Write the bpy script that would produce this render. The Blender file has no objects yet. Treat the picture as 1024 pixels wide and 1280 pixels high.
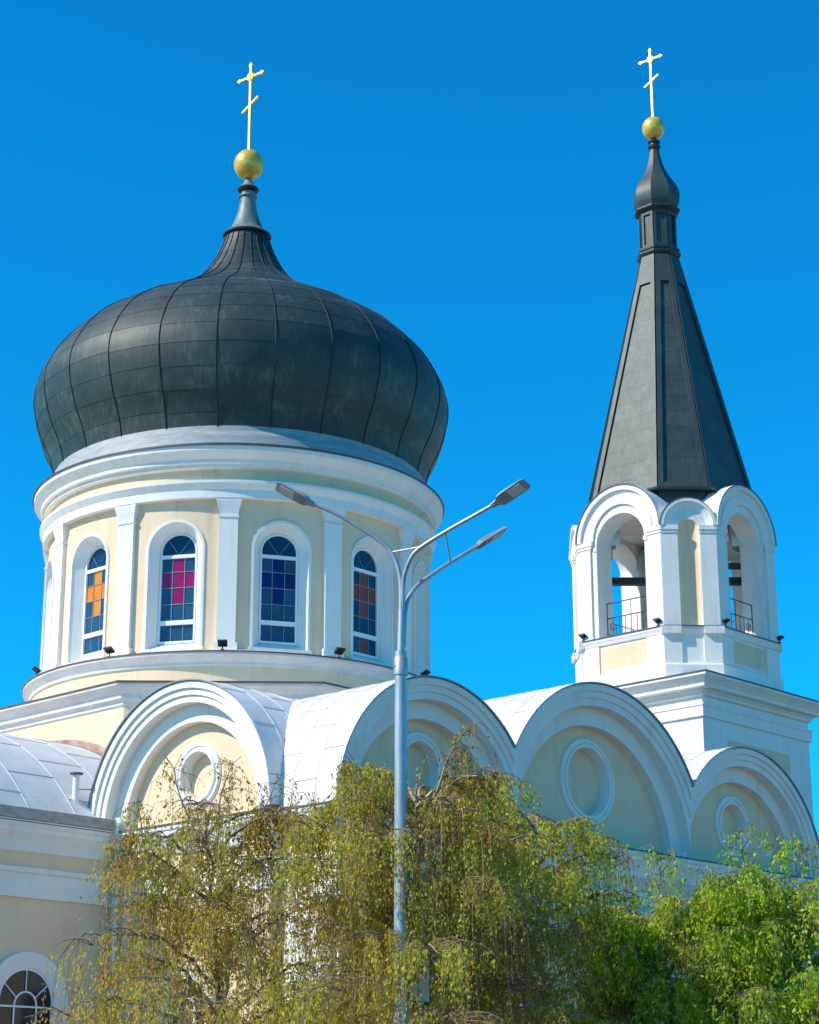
import bpy, bmesh, math, random
import numpy as np
from mathutils import Vector, Matrix
from mathutils.geometry import tessellate_polygon
PI = math.pi; R = math.radians
random.seed(7)
sc = bpy.context.scene
# ------------------------------------------------------------------ camera
cd = bpy.data.cameras.new('camera'); cam = bpy.data.objects.new('camera', cd)
sc.collection.objects.link(cam); sc.camera = cam
cd.sensor_fit = 'HORIZONTAL'; cd.sensor_width = 36.0; cd.lens = 2481.0/1024*36
cd.clip_start = 0.1; cd.clip_end = 5000
cam.matrix_world = Matrix.Translation((0, 0, 1.6)) @ Matrix.Rotation(R(90)+0.3039, 4, 'X') @ Matrix.Rotation(-0.0018, 4, 'Z')
# ------------------------------------------------------------------ sky, sun, exposure
SUN_AZ = R(200.0); SUN_EL = R(40.0)
sd = Vector((math.cos(SUN_AZ)*math.cos(SUN_EL), math.sin(SUN_AZ)*math.cos(SUN_EL), math.sin(SUN_EL)))
w = bpy.data.worlds.new('World'); sc.world = w; w.use_nodes = True
nt = w.node_tree; nt.nodes.clear()
sky = nt.nodes.new('ShaderNodeTexSky'); sky.sky_type = 'NISHITA'; sky.sun_disc = False
sky.sun_elevation = SUN_EL; sky.sun_rotation = math.atan2(sd.x, sd.y)
sky.altitude = 0; sky.air_density = 1.0; sky.dust_density = 0.0; sky.ozone_density = 2.5
hs = nt.nodes.new('ShaderNodeHueSaturation'); hs.inputs['Saturation'].default_value = 1.1
hs.inputs['Value'].default_value = 1.0
bg = nt.nodes.new('ShaderNodeBackground'); bg.inputs['Strength'].default_value = 0.115
wo = nt.nodes.new('ShaderNodeOutputWorld')
mxs = nt.nodes.new('ShaderNodeMix'); mxs.data_type = 'RGBA'; mxs.blend_type = 'MULTIPLY'; mxs.inputs[0].default_value = 1.0; mxs.inputs[7].default_value = (.03, 1.18, 1.68, 1)
nt.links.new(sky.outputs[0], hs.inputs['Color']); nt.links.new(hs.outputs[0], mxs.inputs[6]); nt.links.new(mxs.outputs[2], bg.inputs['Color']); nt.links.new(bg.outputs[0], wo.inputs['Surface'])
sl = bpy.data.lights.new('sun', 'SUN'); sl.energy = 5.0; sl.angle = R(0.53); sl.color = (1.0, 0.92, 0.80)
so = bpy.data.objects.new('sun', sl); sc.collection.objects.link(so); so.rotation_euler = sd.to_track_quat('Z', 'Y').to_euler(); so.location = (-30, -10, 60)
sc.view_settings.view_transform = 'Standard'; sc.view_settings.look = 'None'; sc.view_settings.exposure = 0.12; sc.view_settings.gamma = 1.0
sc.cycles.max_bounces = 8; sc.cycles.transparent_max_bounces = 8

# ------------------------------------------------------------------ materials
def nmat(name):
    m = bpy.data.materials.new(name); m.use_nodes = True
    return m, m.node_tree, m.node_tree.nodes['Principled BSDF']
def N(t, k, **kw):
    n = t.nodes.new(k)
    for a, b in kw.items():
        if a in n.inputs: n.inputs[a].default_value = b
        else: setattr(n, a, b)
    return n
def noisy(name, c1, c2, scale=3.0, rough=.8, metal=0, bump=.0, bscale=40., stretch=(1, 1, 1), c3=None, spec=.5, lo=.35, hi=.65):
    m, t, p = nmat(name)
    tc = N(t, 'ShaderNodeTexCoord'); mp = N(t, 'ShaderNodeMapping'); mp.inputs['Scale'].default_value = stretch
    t.links.new(tc.outputs['Object'], mp.inputs[0])
    n = N(t, 'ShaderNodeTexNoise', Scale=scale, Detail=6.0, Roughness=.62); t.links.new(mp.outputs[0], n.inputs['Vector'])
    r = N(t, 'ShaderNodeValToRGB'); r.color_ramp.elements[0].position = lo; r.color_ramp.elements[1].position = hi
    r.color_ramp.elements[0].color = (*c1, 1); r.color_ramp.elements[1].color = (*c2, 1)
    t.links.new(n.outputs[0], r.inputs[0]); out = r.outputs[0]
    if c3:
        n2 = N(t, 'ShaderNodeTexNoise', Scale=scale*6, Detail=4.0); t.links.new(mp.outputs[0], n2.inputs['Vector'])
        r2 = N(t, 'ShaderNodeValToRGB'); r2.color_ramp.elements[0].position = .55; r2.color_ramp.elements[1].position = .75
        r2.color_ramp.elements[0].color = (0, 0, 0, 1); r2.color_ramp.elements[1].color = (.6, .6, .6, 1)
        t.links.new(n2.outputs[0], r2.inputs[0])
        mx = N(t, 'ShaderNodeMix', data_type='RGBA'); t.links.new(r2.outputs[0], mx.inputs[0]); t.links.new(out, mx.inputs[6]); mx.inputs[7].default_value = (*c3, 1)
        out = mx.outputs[2]
    t.links.new(out, p.inputs['Base Color'])
    p.inputs['Roughness'].default_value = rough; p.inputs['Metallic'].default_value = metal; p.inputs['Specular IOR Level'].default_value = spec
    if bump:
        nb = N(t, 'ShaderNodeTexNoise', Scale=bscale, Detail=5.0); t.links.new(tc.outputs['Object'], nb.inputs['Vector'])
        b = N(t, 'ShaderNodeBump', Strength=bump, Distance=.02); t.links.new(nb.outputs[0], b.inputs['Height']); t.links.new(b.outputs[0], p.inputs['Normal'])
    return m
def streaked(name, c1, c2, stain, amt=.35, spec=.2):
    m = noisy(name, c1, c2, .8, .9, bump=.3, spec=spec); t = m.node_tree; p = t.nodes['Principled BSDF']
    src = p.inputs['Base Color'].links[0].from_socket; tc = N(t, 'ShaderNodeTexCoord')
    mp = N(t, 'ShaderNodeMapping'); mp.inputs['Scale'].default_value = (3.2, 3.2, .22); t.links.new(tc.outputs['Object'], mp.inputs[0])
    n = N(t, 'ShaderNodeTexNoise', Scale=1.3, Detail=8.0, Roughness=.7); t.links.new(mp.outputs[0], n.inputs['Vector'])
    n3 = N(t, 'ShaderNodeTexNoise', Scale=.45, Detail=3.0); t.links.new(tc.outputs['Object'], n3.inputs['Vector'])
    r = N(t, 'ShaderNodeMapRange'); r.inputs[1].default_value = .50; r.inputs[2].default_value = .78; r.inputs[4].default_value = amt; t.links.new(n.outputs[0], r.inputs[0])
    r3 = N(t, 'ShaderNodeMapRange'); r3.inputs[1].default_value = .35; r3.inputs[2].default_value = .65; t.links.new(n3.outputs[0], r3.inputs[0])
    mu = N(t, 'ShaderNodeMath', operation='MULTIPLY'); t.links.new(r.outputs[0], mu.inputs[0]); t.links.new(r3.outputs[0], mu.inputs[1])
    mx = N(t, 'ShaderNodeMix', data_type='RGBA'); t.links.new(mu.outputs[0], mx.inputs[0]); t.links.new(src, mx.inputs[6]); mx.inputs[7].default_value = (*stain, 1)
    t.links.new(mx.outputs[2], p.inputs['Base Color']); return m
def plain(name, c, rough=.5, metal=0, spec=.5):
    m, t, p = nmat(name); p.inputs['Base Color'].default_value = (*c, 1); p.inputs['Roughness'].default_value = rough
    p.inputs['Metallic'].default_value = metal; p.inputs['Specular IOR Level'].default_value = spec; return m
CREAM = streaked('cream_plaster', (.79, .585, .39), (.84, .635, .44), (.46, .36, .26), .75)
WHITE = streaked('white_plaster', (.78, .755, .71), (.84, .815, .77), (.47, .44, .40), .65)
OFFWHITE = noisy('greyed_white_paint', (.60, .58, .57), (.70, .68, .67), 1.2, .85, bump=.2, c3=(.52, .50, .49), spec=.2)  # greyer than the other white trim, with random darker mottling
TIN = noisy('pale_roof_metal', (.68, .66, .63), (.79, .77, .74), 1.6, .6, metal=.0, bump=.35, bscale=2.5, c3=(.60, .60, .61))
TINLINE = noisy('roof_metal_seam', (.32, .34, .37), (.45, .46, .48), 4, .5)
FLASH = noisy('brown_flashing', (.10, .055, .04), (.17, .09, .06), 5, .6)
DARKFLASH = noisy('dark_flashing', (.05, .06, .08), (.09, .10, .12), 5, .5)
GUTTER = noisy('zinc_gutter', (.20, .22, .24), (.34, .36, .38), 4, .5, metal=.3, stretch=(1, 1, 3))
GOLD = noisy('gold_leaf', (.80, .48, .06), (.92, .60, .14), 6, .30, metal=.35, bump=.3, bscale=9)
PALEGOLD = plain('pale_gold', (.70, .46, .15), .4, .5)
RINGSHADE = noisy('ring_shade_grey', (.26, .28, .29), (.40, .41, .42), 1.5, .6, stretch=(1, 1, 5), c3=(.24, .28, .32))  # dome ring metal, colour greyed for the shade under the dome's overhang
STEEL = noisy('galvanised_steel', (.36, .38, .41), (.48, .50, .52), 9, .42, metal=.45, stretch=(1, 1, .25), c3=(.35, .38, .43))
LAMPGREY = plain('lamp_housing_grey', (.34, .37, .40), .5, .2)
LENS = plain('lamp_lens', (.62, .60, .55), .25)
BLACK = plain('black_metal', (.018, .018, .022), .5)
BRONZE = noisy('dark_bronze', (.03, .028, .025), (.07, .06, .045), 6, .5, metal=.5)
FRAME = plain('white_window_frame', (.80, .81, .83), .4)
WOOD = noisy('dark_beam', (.02, .02, .022), (.05, .05, .05), 4, .7)

def panelled(name, c1, c2, c3, mode, rough=.5, metal=.25):
    """weathered sheet metal: tone differs sheet by sheet, with rain streaks"""
    m, t, p = nmat(name)
    tc = N(t, 'ShaderNodeTexCoord')
    at = N(t, 'ShaderNodeAttribute', attribute_name='sheet'); at.attribute_type = 'GEOMETRY'
    n = N(t, 'ShaderNodeTexNoise', Scale=.9, Detail=7.0, Roughness=.65); t.links.new(tc.outputs['Object'], n.inputs[0])
    mp = N(t, 'ShaderNodeMapping'); mp.inputs['Scale'].default_value = (9, 9, .7); t.links.new(tc.outputs['Object'], mp.inputs[0])
    n2 = N(t, 'ShaderNodeTexNoise', Scale=1.0, Detail=5.0); t.links.new(mp.outputs[0], n2.inputs[0])
    a = N(t, 'ShaderNodeMath', operation='MULTIPLY'); a.inputs[1].default_value = .12; t.links.new(at.outputs['Fac'], a.inputs[0])
    b = N(t, 'ShaderNodeMath', operation='MULTIPLY_ADD'); b.inputs[1].default_value = .85; t.links.new(n.outputs[0], b.inputs[0]); t.links.new(a.outputs[0], b.inputs[2])
    c = N(t, 'ShaderNodeMath', operation='MULTIPLY_ADD'); c.inputs[1].default_value = .45; t.links.new(n2.outputs[0], c.inputs[0]); t.links.new(b.outputs[0], c.inputs[2])
    r = N(t, 'ShaderNodeValToRGB'); e = r.color_ramp.elements; e[0].position = .45; e[0].color = (*c1, 1); e[1].position = 1.0; e[1].color = (*c3, 1)
    x = e.new(.74); x.color = (*c2, 1)
    t.links.new(c.outputs[0], r.inputs[0]); t.links.new(r.outputs[0], p.inputs['Base Color'])
    p.inputs['Roughness'].default_value = rough; p.inputs['Metallic'].default_value = metal
    nb = N(t, 'ShaderNodeTexNoise', Scale=1.8, Detail=3.0); t.links.new(tc.outputs['Object'], nb.inputs[0])
    bu = N(t, 'ShaderNodeBump', Strength=.28, Distance=.05); t.links.new(nb.outputs[0], bu.inputs['Height']); t.links.new(bu.outputs[0], p.inputs['Normal'])
    return m
COPPER = panelled('weathered_copper', (.011, .024, .024), (.030, .050, .045), (.095, .130, .108), 0, .56, .05)
COPPERLINE = plain('copper_seam', (.014, .022, .025), .5, .2)
PATINA = noisy('pale_patina', (.10, .125, .12), (.26, .30, .28), 3, .55, metal=.15, stretch=(1, 1, .4), c3=(.08, .11, .11))
SLATE = panelled('grey_sheet_metal', (.028, .042, .044), (.046, .064, .062), (.072, .092, .084), 0, .5, .15)
SLATEDARK = noisy('dark_sheet_metal', (.016, .024, .030), (.034, .044, .050), 3, .45, metal=.2)
def glassm(name, c, rough=.08):
    m, t, p = nmat(name)
    tc = N(t, 'ShaderNodeTexCoord'); n = N(t, 'ShaderNodeTexNoise', Scale=2.2, Detail=2.0); t.links.new(tc.outputs['Object'], n.inputs[0])
    mx = N(t, 'ShaderNodeMix', data_type='RGBA'); t.links.new(n.outputs[0], mx.inputs[0])
    mx.inputs[6].default_value = (*[v*.6 for v in c], 1); mx.inputs[7].default_value = (*[min(1, v*1.35) for v in c], 1)
    t.links.new(mx.outputs[2], p.inputs['Base Color']); p.inputs['Roughness'].default_value = rough; p.inputs['Specular IOR Level'].default_value = .35
    bu = N(t, 'ShaderNodeBump', Strength=.12, Distance=.05); t.links.new(n.outputs[0], bu.inputs['Height']); t.links.new(bu.outputs[0], p.inputs['Normal'])
    return m
G_DARK = glassm('dark_blue_glass', (.008, .040, .10)); G_BLUE = glassm('grey_blue_glass', (.022, .080, .150), .14)
G_MAG = glassm('magenta_glass', (.30, .004, .10), .2); G_ORA = glassm('orange_glass', (.72, .22, .008), .2)
G_NAVY = glassm('navy_glass', (.008, .010, .12), .2); G_RUST = glassm('rust_glass', (.24, .040, .006), .2)
G_ROOM = glassm('dim_window_glass', (.030, .030, .032), .1)

# ------------------------------------------------------------------ objects
COL = sc.collection
class MB:
    def __init__(s): s.v = []; s.f = []; s.m = []; s.mats = []; s.sheet = []
    def mi(s, mat):
        if mat not in s.mats: s.mats.append(mat)
        return s.mats.index(mat)
    def add(s, verts, faces, mat, sheet=None):
        b = len(s.v); s.v += [tuple(p) for p in verts]; k = s.mi(mat)
        for i, f in enumerate(faces):
            s.f.append([b+j for j in f]); s.m.append(k); s.sheet.append(.5 if sheet is None else (sheet[i] if isinstance(sheet, (list, tuple)) else sheet))
    def clip(s, co, no):
        """cut everything on the +no side of the plane away"""
        s._clips = getattr(s, '_clips', []) + [(co, no)]
    def box(s, T, a, b, mat):
        (x0, y0, z0), (x1, y1, z1) = a, b
        P = [T(x, y, z) for x in (x0, x1) for y in (y0, y1) for z in (z0, z1)]
        s.add(P, [(0, 1, 3, 2), (4, 6, 7, 5), (0, 4, 5, 1), (2, 3, 7, 6), (0, 2, 6, 4), (1, 5, 7, 3)], mat)
    def tube(s, pts, r, mat, n=8, cap=True):
        pts = [Vector(p) for p in pts]; rs = r if isinstance(r, (list, tuple)) else [r]*len(pts)
        V = []; up = None
        for i, p in enumerate(pts):
            d = (pts[min(i+1, len(pts)-1)]-pts[max(i-1, 0)]).normalized()
            if up is None:
                up = Vector((0, 0, 1)) if abs(d.z) < .9 else Vector((1, 0, 0))
            a = d.cross(up).normalized(); b = a.cross(d).normalized(); up = b
            for k in range(n):
                t = 2*PI*k/n; V.append(p+a*math.cos(t)*rs[i]+b*math.sin(t)*rs[i])
        F = [(i*n+k, i*n+(k+1) % n, (i+1)*n+(k+1) % n, (i+1)*n+k) for i in range(len(pts)-1) for k in range(n)]
        if cap: F += [tuple(range(n))[::-1], tuple((len(pts)-1)*n+k for k in range(n))]
        s.add(V, F, mat)
    def lathe(s, prof, mat, c=(0, 0), n=96, a0=0, phase=0, closed=True):
        """prof [(r,z)] ; mat or list of mats per band"""
        V = []
        for r, z in prof:
            for k in range(n):
                t = phase+2*PI*k/n; V.append((c[0]+r*math.cos(t), c[1]+r*math.sin(t), z))
        for i in range(len(prof)-1):
            F = [(i*n+k, i*n+(k+1) % n, (i+1)*n+(k+1) % n, (i+1)*n+k) for k in range(n)]
            mm = mat[i] if isinstance(mat, (list, tuple)) else mat
            b = len(s.v)
            s.add([V[j] for j in range(i*n, (i+2)*n)], [tuple(j-i*n for j in f) for f in F], mm)
    def sweep(s, pts, prof, mat, closed=True):
        """polygon path, outward = right of travel, prof [(offset,z)]"""
        n = len(pts); P = [Vector(p) for p in pts]
        def nr(a, b): d = (b-a).normalized(); return Vector((d.y, -d.x))
        mit = []
        for i in range(n):
            if closed or 0 < i < n-1:
                n1 = nr(P[i-1], P[i]); n2 = nr(P[i], P[(i+1) % n]); mit.append((n1+n2)/(1+n1.dot(n2)))
            else: mit.append(nr(P[i], P[i+1]) if i == 0 else nr(P[i-1], P[i]))
        V = [(P[i].x+mit[i].x*o, P[i].y+mit[i].y*o, z) for o, z in prof for i in range(n)]
        seg = n if closed else n-1
        for j in range(len(prof)-1):
            mm = mat[j] if isinstance(mat, (list, tuple)) else mat
            s.add([V[k] for k in range(j*n, (j+2)*n)], [(k, (k+1) % n, n+(k+1) % n, n+k) for k in range(seg)], mm)
        if not closed:
            m = len(prof)
            for e in (0, n-1): s.add([V[j*n+e] for j in range(m)], [tuple(range(m))], mat[0] if isinstance(mat, (list, tuple)) else mat)
    def ring(s, T, c, z0, r0, r1, d0, d1, mat, legs=0, n=48, d1i=None):
        """half-ring archivolt: outer r0, inner r1, from depth d1 (back) to d0 (front); d1i = front depth at the inner edge (splay)"""
        if d1i is None: d1i = d0
        prof = [(r0, d1), (r0, d0), (r1, d1i), (r1, min(d1, d1i) if d1i < d1 else d1)]
        st = []
        if legs: st.append((0, -legs))
        path = ([('leg', 0)] if legs else [])+[('arc', PI*k/n) for k in range(n+1)]+([('leg', PI)] if legs else [])
        V = []
        for kind, t in path:
            for r, d in prof:
                V.append(T(c+r*math.cos(t), d, z0+r*math.sin(t)-(legs if kind == 'leg' else 0)))
        m = 4; F = [(i*m+k, (i+1)*m+k, (i+1)*m+(k+1) % m, i*m+(k+1) % m) for i in range(len(path)-1) for k in range(m)]
        F += [(0, 1, 2, 3), tuple((len(path)-1)*m+k for k in (3, 2, 1, 0))]
        s.add(V, F, mat)
    def fan(s, T, c, z0, r, d, mat, legs=0, n=40, full=False):
        if full: pts = [(c+r*math.cos(2*PI*k/n), z0+r*math.sin(2*PI*k/n)) for k in range(n)]
        else:
            pts = [(c+r*math.cos(PI*k/n), z0+r*math.sin(PI*k/n)) for k in range(n+1)]
            if legs: pts = [(c+r, z0-legs)]+pts+[(c-r, z0-legs)]
        s.add([T(a, d, b) for a, b in pts], [tuple(range(len(pts)))], mat)
    def torusring(s, T, c, z0, prof, mat, n=56):
        """full circle ring; prof = [(r,d)] open strip"""
        m = len(prof); V = [T(c+r*math.cos(2*PI*k/n), d, z0+r*math.sin(2*PI*k/n)) for k in range(n) for r, d in prof]
        F = [(k*m+j, ((k+1) % n)*m+j, ((k+1) % n)*m+j+1, k*m+j+1) for k in range(n) for j in range(m-1)]
        s.add(V, F, mat)
    def build(s, name, parent=None, loc=None, smooth=True, ang=32, merge=True, rec=True):
        me = bpy.data.meshes.new(name); me.from_pydata(s.v, [], s.f); me.update()
        for m in s.mats: me.materials.append(m)
        me.polygons.foreach_set('material_index', s.m)
        at = me.attributes.new('sheet', 'FLOAT', 'FACE'); at.data.foreach_set('value', s.sheet)
        bm = bmesh.new(); bm.from_mesh(me)
        if merge: bmesh.ops.remove_doubles(bm, verts=bm.verts, dist=.0005)
        for co, no in getattr(s, '_clips', []):
            rr_ = bmesh.ops.bisect_plane(bm, geom=bm.verts[:]+bm.edges[:]+bm.faces[:], plane_co=co, plane_no=no, clear_outer=True)
            if getattr(s, 'fill', False):
                ed = [e for e in rr_['geom_cut'] if isinstance(e, bmesh.types.BMEdge)]
                bmesh.ops.holes_fill(bm, edges=ed, sides=0)
        if rec: bmesh.ops.recalc_face_normals(bm, faces=bm.faces)
        bm.to_mesh(me); bm.free()
        if smooth:
            me.shade_smooth(); me.set_sharp_from_angle(angle=R(ang))
        o = bpy.data.objects.new(name, me); COL.objects.link(o)
        if parent: o.parent = parent
        if loc: o.location = loc
        return o
def tag(o, label=None, cat=None, group=None, kind=None):
    for k, v in (('label', label), ('category', cat), ('group', group), ('kind', kind)):
        if v: o[k] = v
    return o
def empty(name, loc, rz=0, **kw):
    o = bpy.data.objects.new(name, None); COL.objects.link(o); o.location = loc; o.rotation_euler = (0, 0, rz); o.empty_display_size = .3
    return tag(o, **kw)
def frame(nang, dist, c=(0, 0)):
    """wall frame: (s along the wall to the viewer's right, d outward, z)"""
    nx, ny = math.cos(nang), math.sin(nang)
    return lambda s_, d, z: (c[0]+nx*(dist+d)-ny*s_, c[1]+ny*(dist+d)+nx*s_, z)
ID = lambda x, y, z: (x, y, z)

# ================================================================== THE SETTING
g = MB(); g.box(ID, (-1500, -300, -.3), (1500, 3000, 0), noisy('warm_bounce_ground', (.22, .155, .095), (.30, .22, .15), .3, .95, bump=.4, bscale=8)); tag(g.build('ground', smooth=False), kind='structure')  # unseen ground, colour picked pale and warm to bounce light onto shaded walls
g = MB(); g.box(ID, (-60, -12, -.28), (60, 24, .004), noisy('asphalt', (.045, .045, .047), (.065, .065, .065), 2, .9, bump=.4, bscale=60)); tag(g.build('road', smooth=False), kind='structure')
g = MB(); g.box(ID, (-60, 24, -.28), (60, 28.4, .13), noisy('pavement', (.22, .21, .20), (.30, .29, .27), 2, .9, bump=.3)); tag(g.build('pavement', smooth=False), kind='structure')

# ================================================================== THE CHURCH
TH = R(47.058); ORG = (-5.367, 60.0, 0)
ch = empty('church', ORG, TH, label='cream and white church with a wide dark ribbed onion dome on a round windowed drum', cat='church')
Rf = frame(-PI/2, 14.0)          # shaded front, s = x
Lf = frame(PI, 9.8)              # sunlit front, s = -y
# body walls
OUT = [(-16.5, 6.75), (-16.5, -6.75), (-9.8, -6.75), (-9.8, -12.25), (-9.52, -12.25), (-9.52, -14), (10.42, -14), (10.42, 14), (-9.52, 14), (-9.52, 12.25), (-9.8, 12.25), (-9.8, 6.75)]
m = MB(); n = len(OUT)
m.sweep(OUT, [(0, 0), (0, 8.55)], CREAM)
m.add([(x, y, 8.56) for x, y in OUT], [tuple(range(n))], TIN)
m.build('wall', ch, smooth=False)
m = MB()
m.sweep(OUT, [(0, 0), (.12, 0), (.12, .9), (.06, 1.0), (0, 1.0)], WHITE); m.build('plinth', ch)
m = MB()
m.sweep(OUT, [(-.02, 6.82), (.07, 6.82), (.07, 7.36), (.13, 7.40), (.13, 7.50), (-.02, 7.53)], WHITE)
m.sweep(OUT, [(-.02, 7.84), (.06, 7.88), (.07, 8.04), (.10, 8.10), (.17, 8.27), (.20, 8.30), (.20, 8.40), (.24, 8.43), (.24, 8.52)], WHITE)
m.sweep(OUT, [(.24, 8.52), (.265, 8.52), (.265, 8.56), (-.3, 8.60)], DARKFLASH)
m.build('cornice', ch)
# arm with barrel roof on the left
m = MB()
ARM = [(-9.78, 6.75), (-16.5, 6.75), (-16.5, -6.75), (-9.78, -6.75)]
m.sweep(ARM, [(.20, 8.525), (.27, 8.535), (.27, 8.56)], WHITE, closed=False)
m.sweep(ARM, [(.27, 8.56), (.30, 8.58), (.33, 8.82), (.29, 8.84), (-.1, 8.85), (-1.15, 8.93)], [GUTTER]*4+[TIN], closed=False)
m.build('gutter', ch)
m = MB(); NA = 40
RS = 7.45; HA = math.asin(5.95/RS)
def armp(x, t, e=0): u = HA*(2*t/PI-1); return (x, (RS+e)*math.sin(u), 8.96+2.95-RS+(RS+e)*math.cos(u))
xs = [-16.0, -14.6, -13.2, -11.8, -10.4, -9.0, -7.0]
V = [armp(x, PI*k/NA) for x in xs for k in range(NA+1)]
m.add(V, [(i*(NA+1)+k, i*(NA+1)+k+1, (i+1)*(NA+1)+k+1, (i+1)*(NA+1)+k) for i in range(len(xs)-1) for k in range(NA)], TIN, [random.random() for _ in range((len(xs)-1)*NA)])
for x in xs[1:-1]:
    for e in ((0, .035),):
        P0 = [armp(x-.02, PI*k/NA, -.005) for k in range(NA+1)]+[armp(x-.015, PI*k/NA, .008) for k in range(NA+1)]+[armp(x+.015, PI*k/NA, .008) for k in range(NA+1)]+[armp(x+.02, PI*k/NA, -.005) for k in range(NA+1)]
        q = NA+1; m.add(P0, [(j*q+k, j*q+k+1, (j+1)*q+k+1, (j+1)*q+k) for j in range(3) for k in range(NA)], TIN)
for i in range(len(xs)-1):
    for j in range(5):
        k = 2+j*5+(i % 2)*2.5; t = PI*k/NA
        a = armp(xs[i], t, .002); b = armp(xs[i+1], t, .002); m.tube([a, b], .010, TINLINE, 4)
ge = [(-15.9,)+armp(0, PI*k/NA, -.05)[1:] for k in range(NA+1)]
m.add(ge, [tuple(range(NA+1))], CREAM)
m.build('barrel_roof', ch)
# rust stained flashing where the barrel roof meets the wall
m = MB()
pf = [armp(-7.08, PI*k/NA, o) for o in (.0, .16) for k in range(NA+1)]
pf2 = [(-7.55, p[1], p[2]+.012) for p in pf[:NA+1]]
q = NA+1
RUST = noisy('rusty_flashing', (.35, .17, .12), (.62, .52, .48), 1.2, .7, c3=(.4, .18, .12))
m.add([(-7.09, p[1], p[2]) for p in pf]+pf2, [(k, k+1, q+k+1, q+k) for k in range(NA)]+[(k, 2*q+k, 2*q+k+1, k+1) for k in range(NA)], RUST)
m.build('roof_flashing', ch)
# vent pipe on the arm roof
m = MB()
vx, vy = -9.95, -5.35
m.tube([(-9.85, -5.55, 9.25), (-10.0, -5.5, 9.30), (-10.15, -5.5, 9.38)], .07, GUTTER, 10)
m.tube([(-10.15, -5.5, 9.32), (-10.15, -5.5, 10.10)], .085, TIN, 12)
m.lathe([(.0, 10.18), (.17, 10.15), (.17, 10.12), (0, 10.10)], DARKFLASH, c=(-10.15, -5.5), n=16)
m.tube([(-10.15, -5.5, 9.75), (-9.6, -5.9, 9.75)], .012, DARKFLASH, 6)
m.build('vent_pipe', ch)
# drainpipe in the corner
m = MB()
dx, dy = -9.99, -7.03
m.tube([(dx-.0, dy, 8.35), (dx, dy, .4), (dx-.1, dy-.1, .2)], .075, WHITE, 12)
for z in (7.0, 5.2, 3.2): m.tube([(dx, dy, z), (dx, dy, z+.08)], .095, GUTTER, 12)
m.tube([(dx, dy, 8.30), (dx, dy, 8.42), (dx, dy, 8.60), (dx, dy, 8.63), (dx, dy, 8.75), (dx, dy, 8.90)], [.085, .09, .16, .17, .17, .06], WHITE, 14)
m.build('drainpipe', ch)

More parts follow.
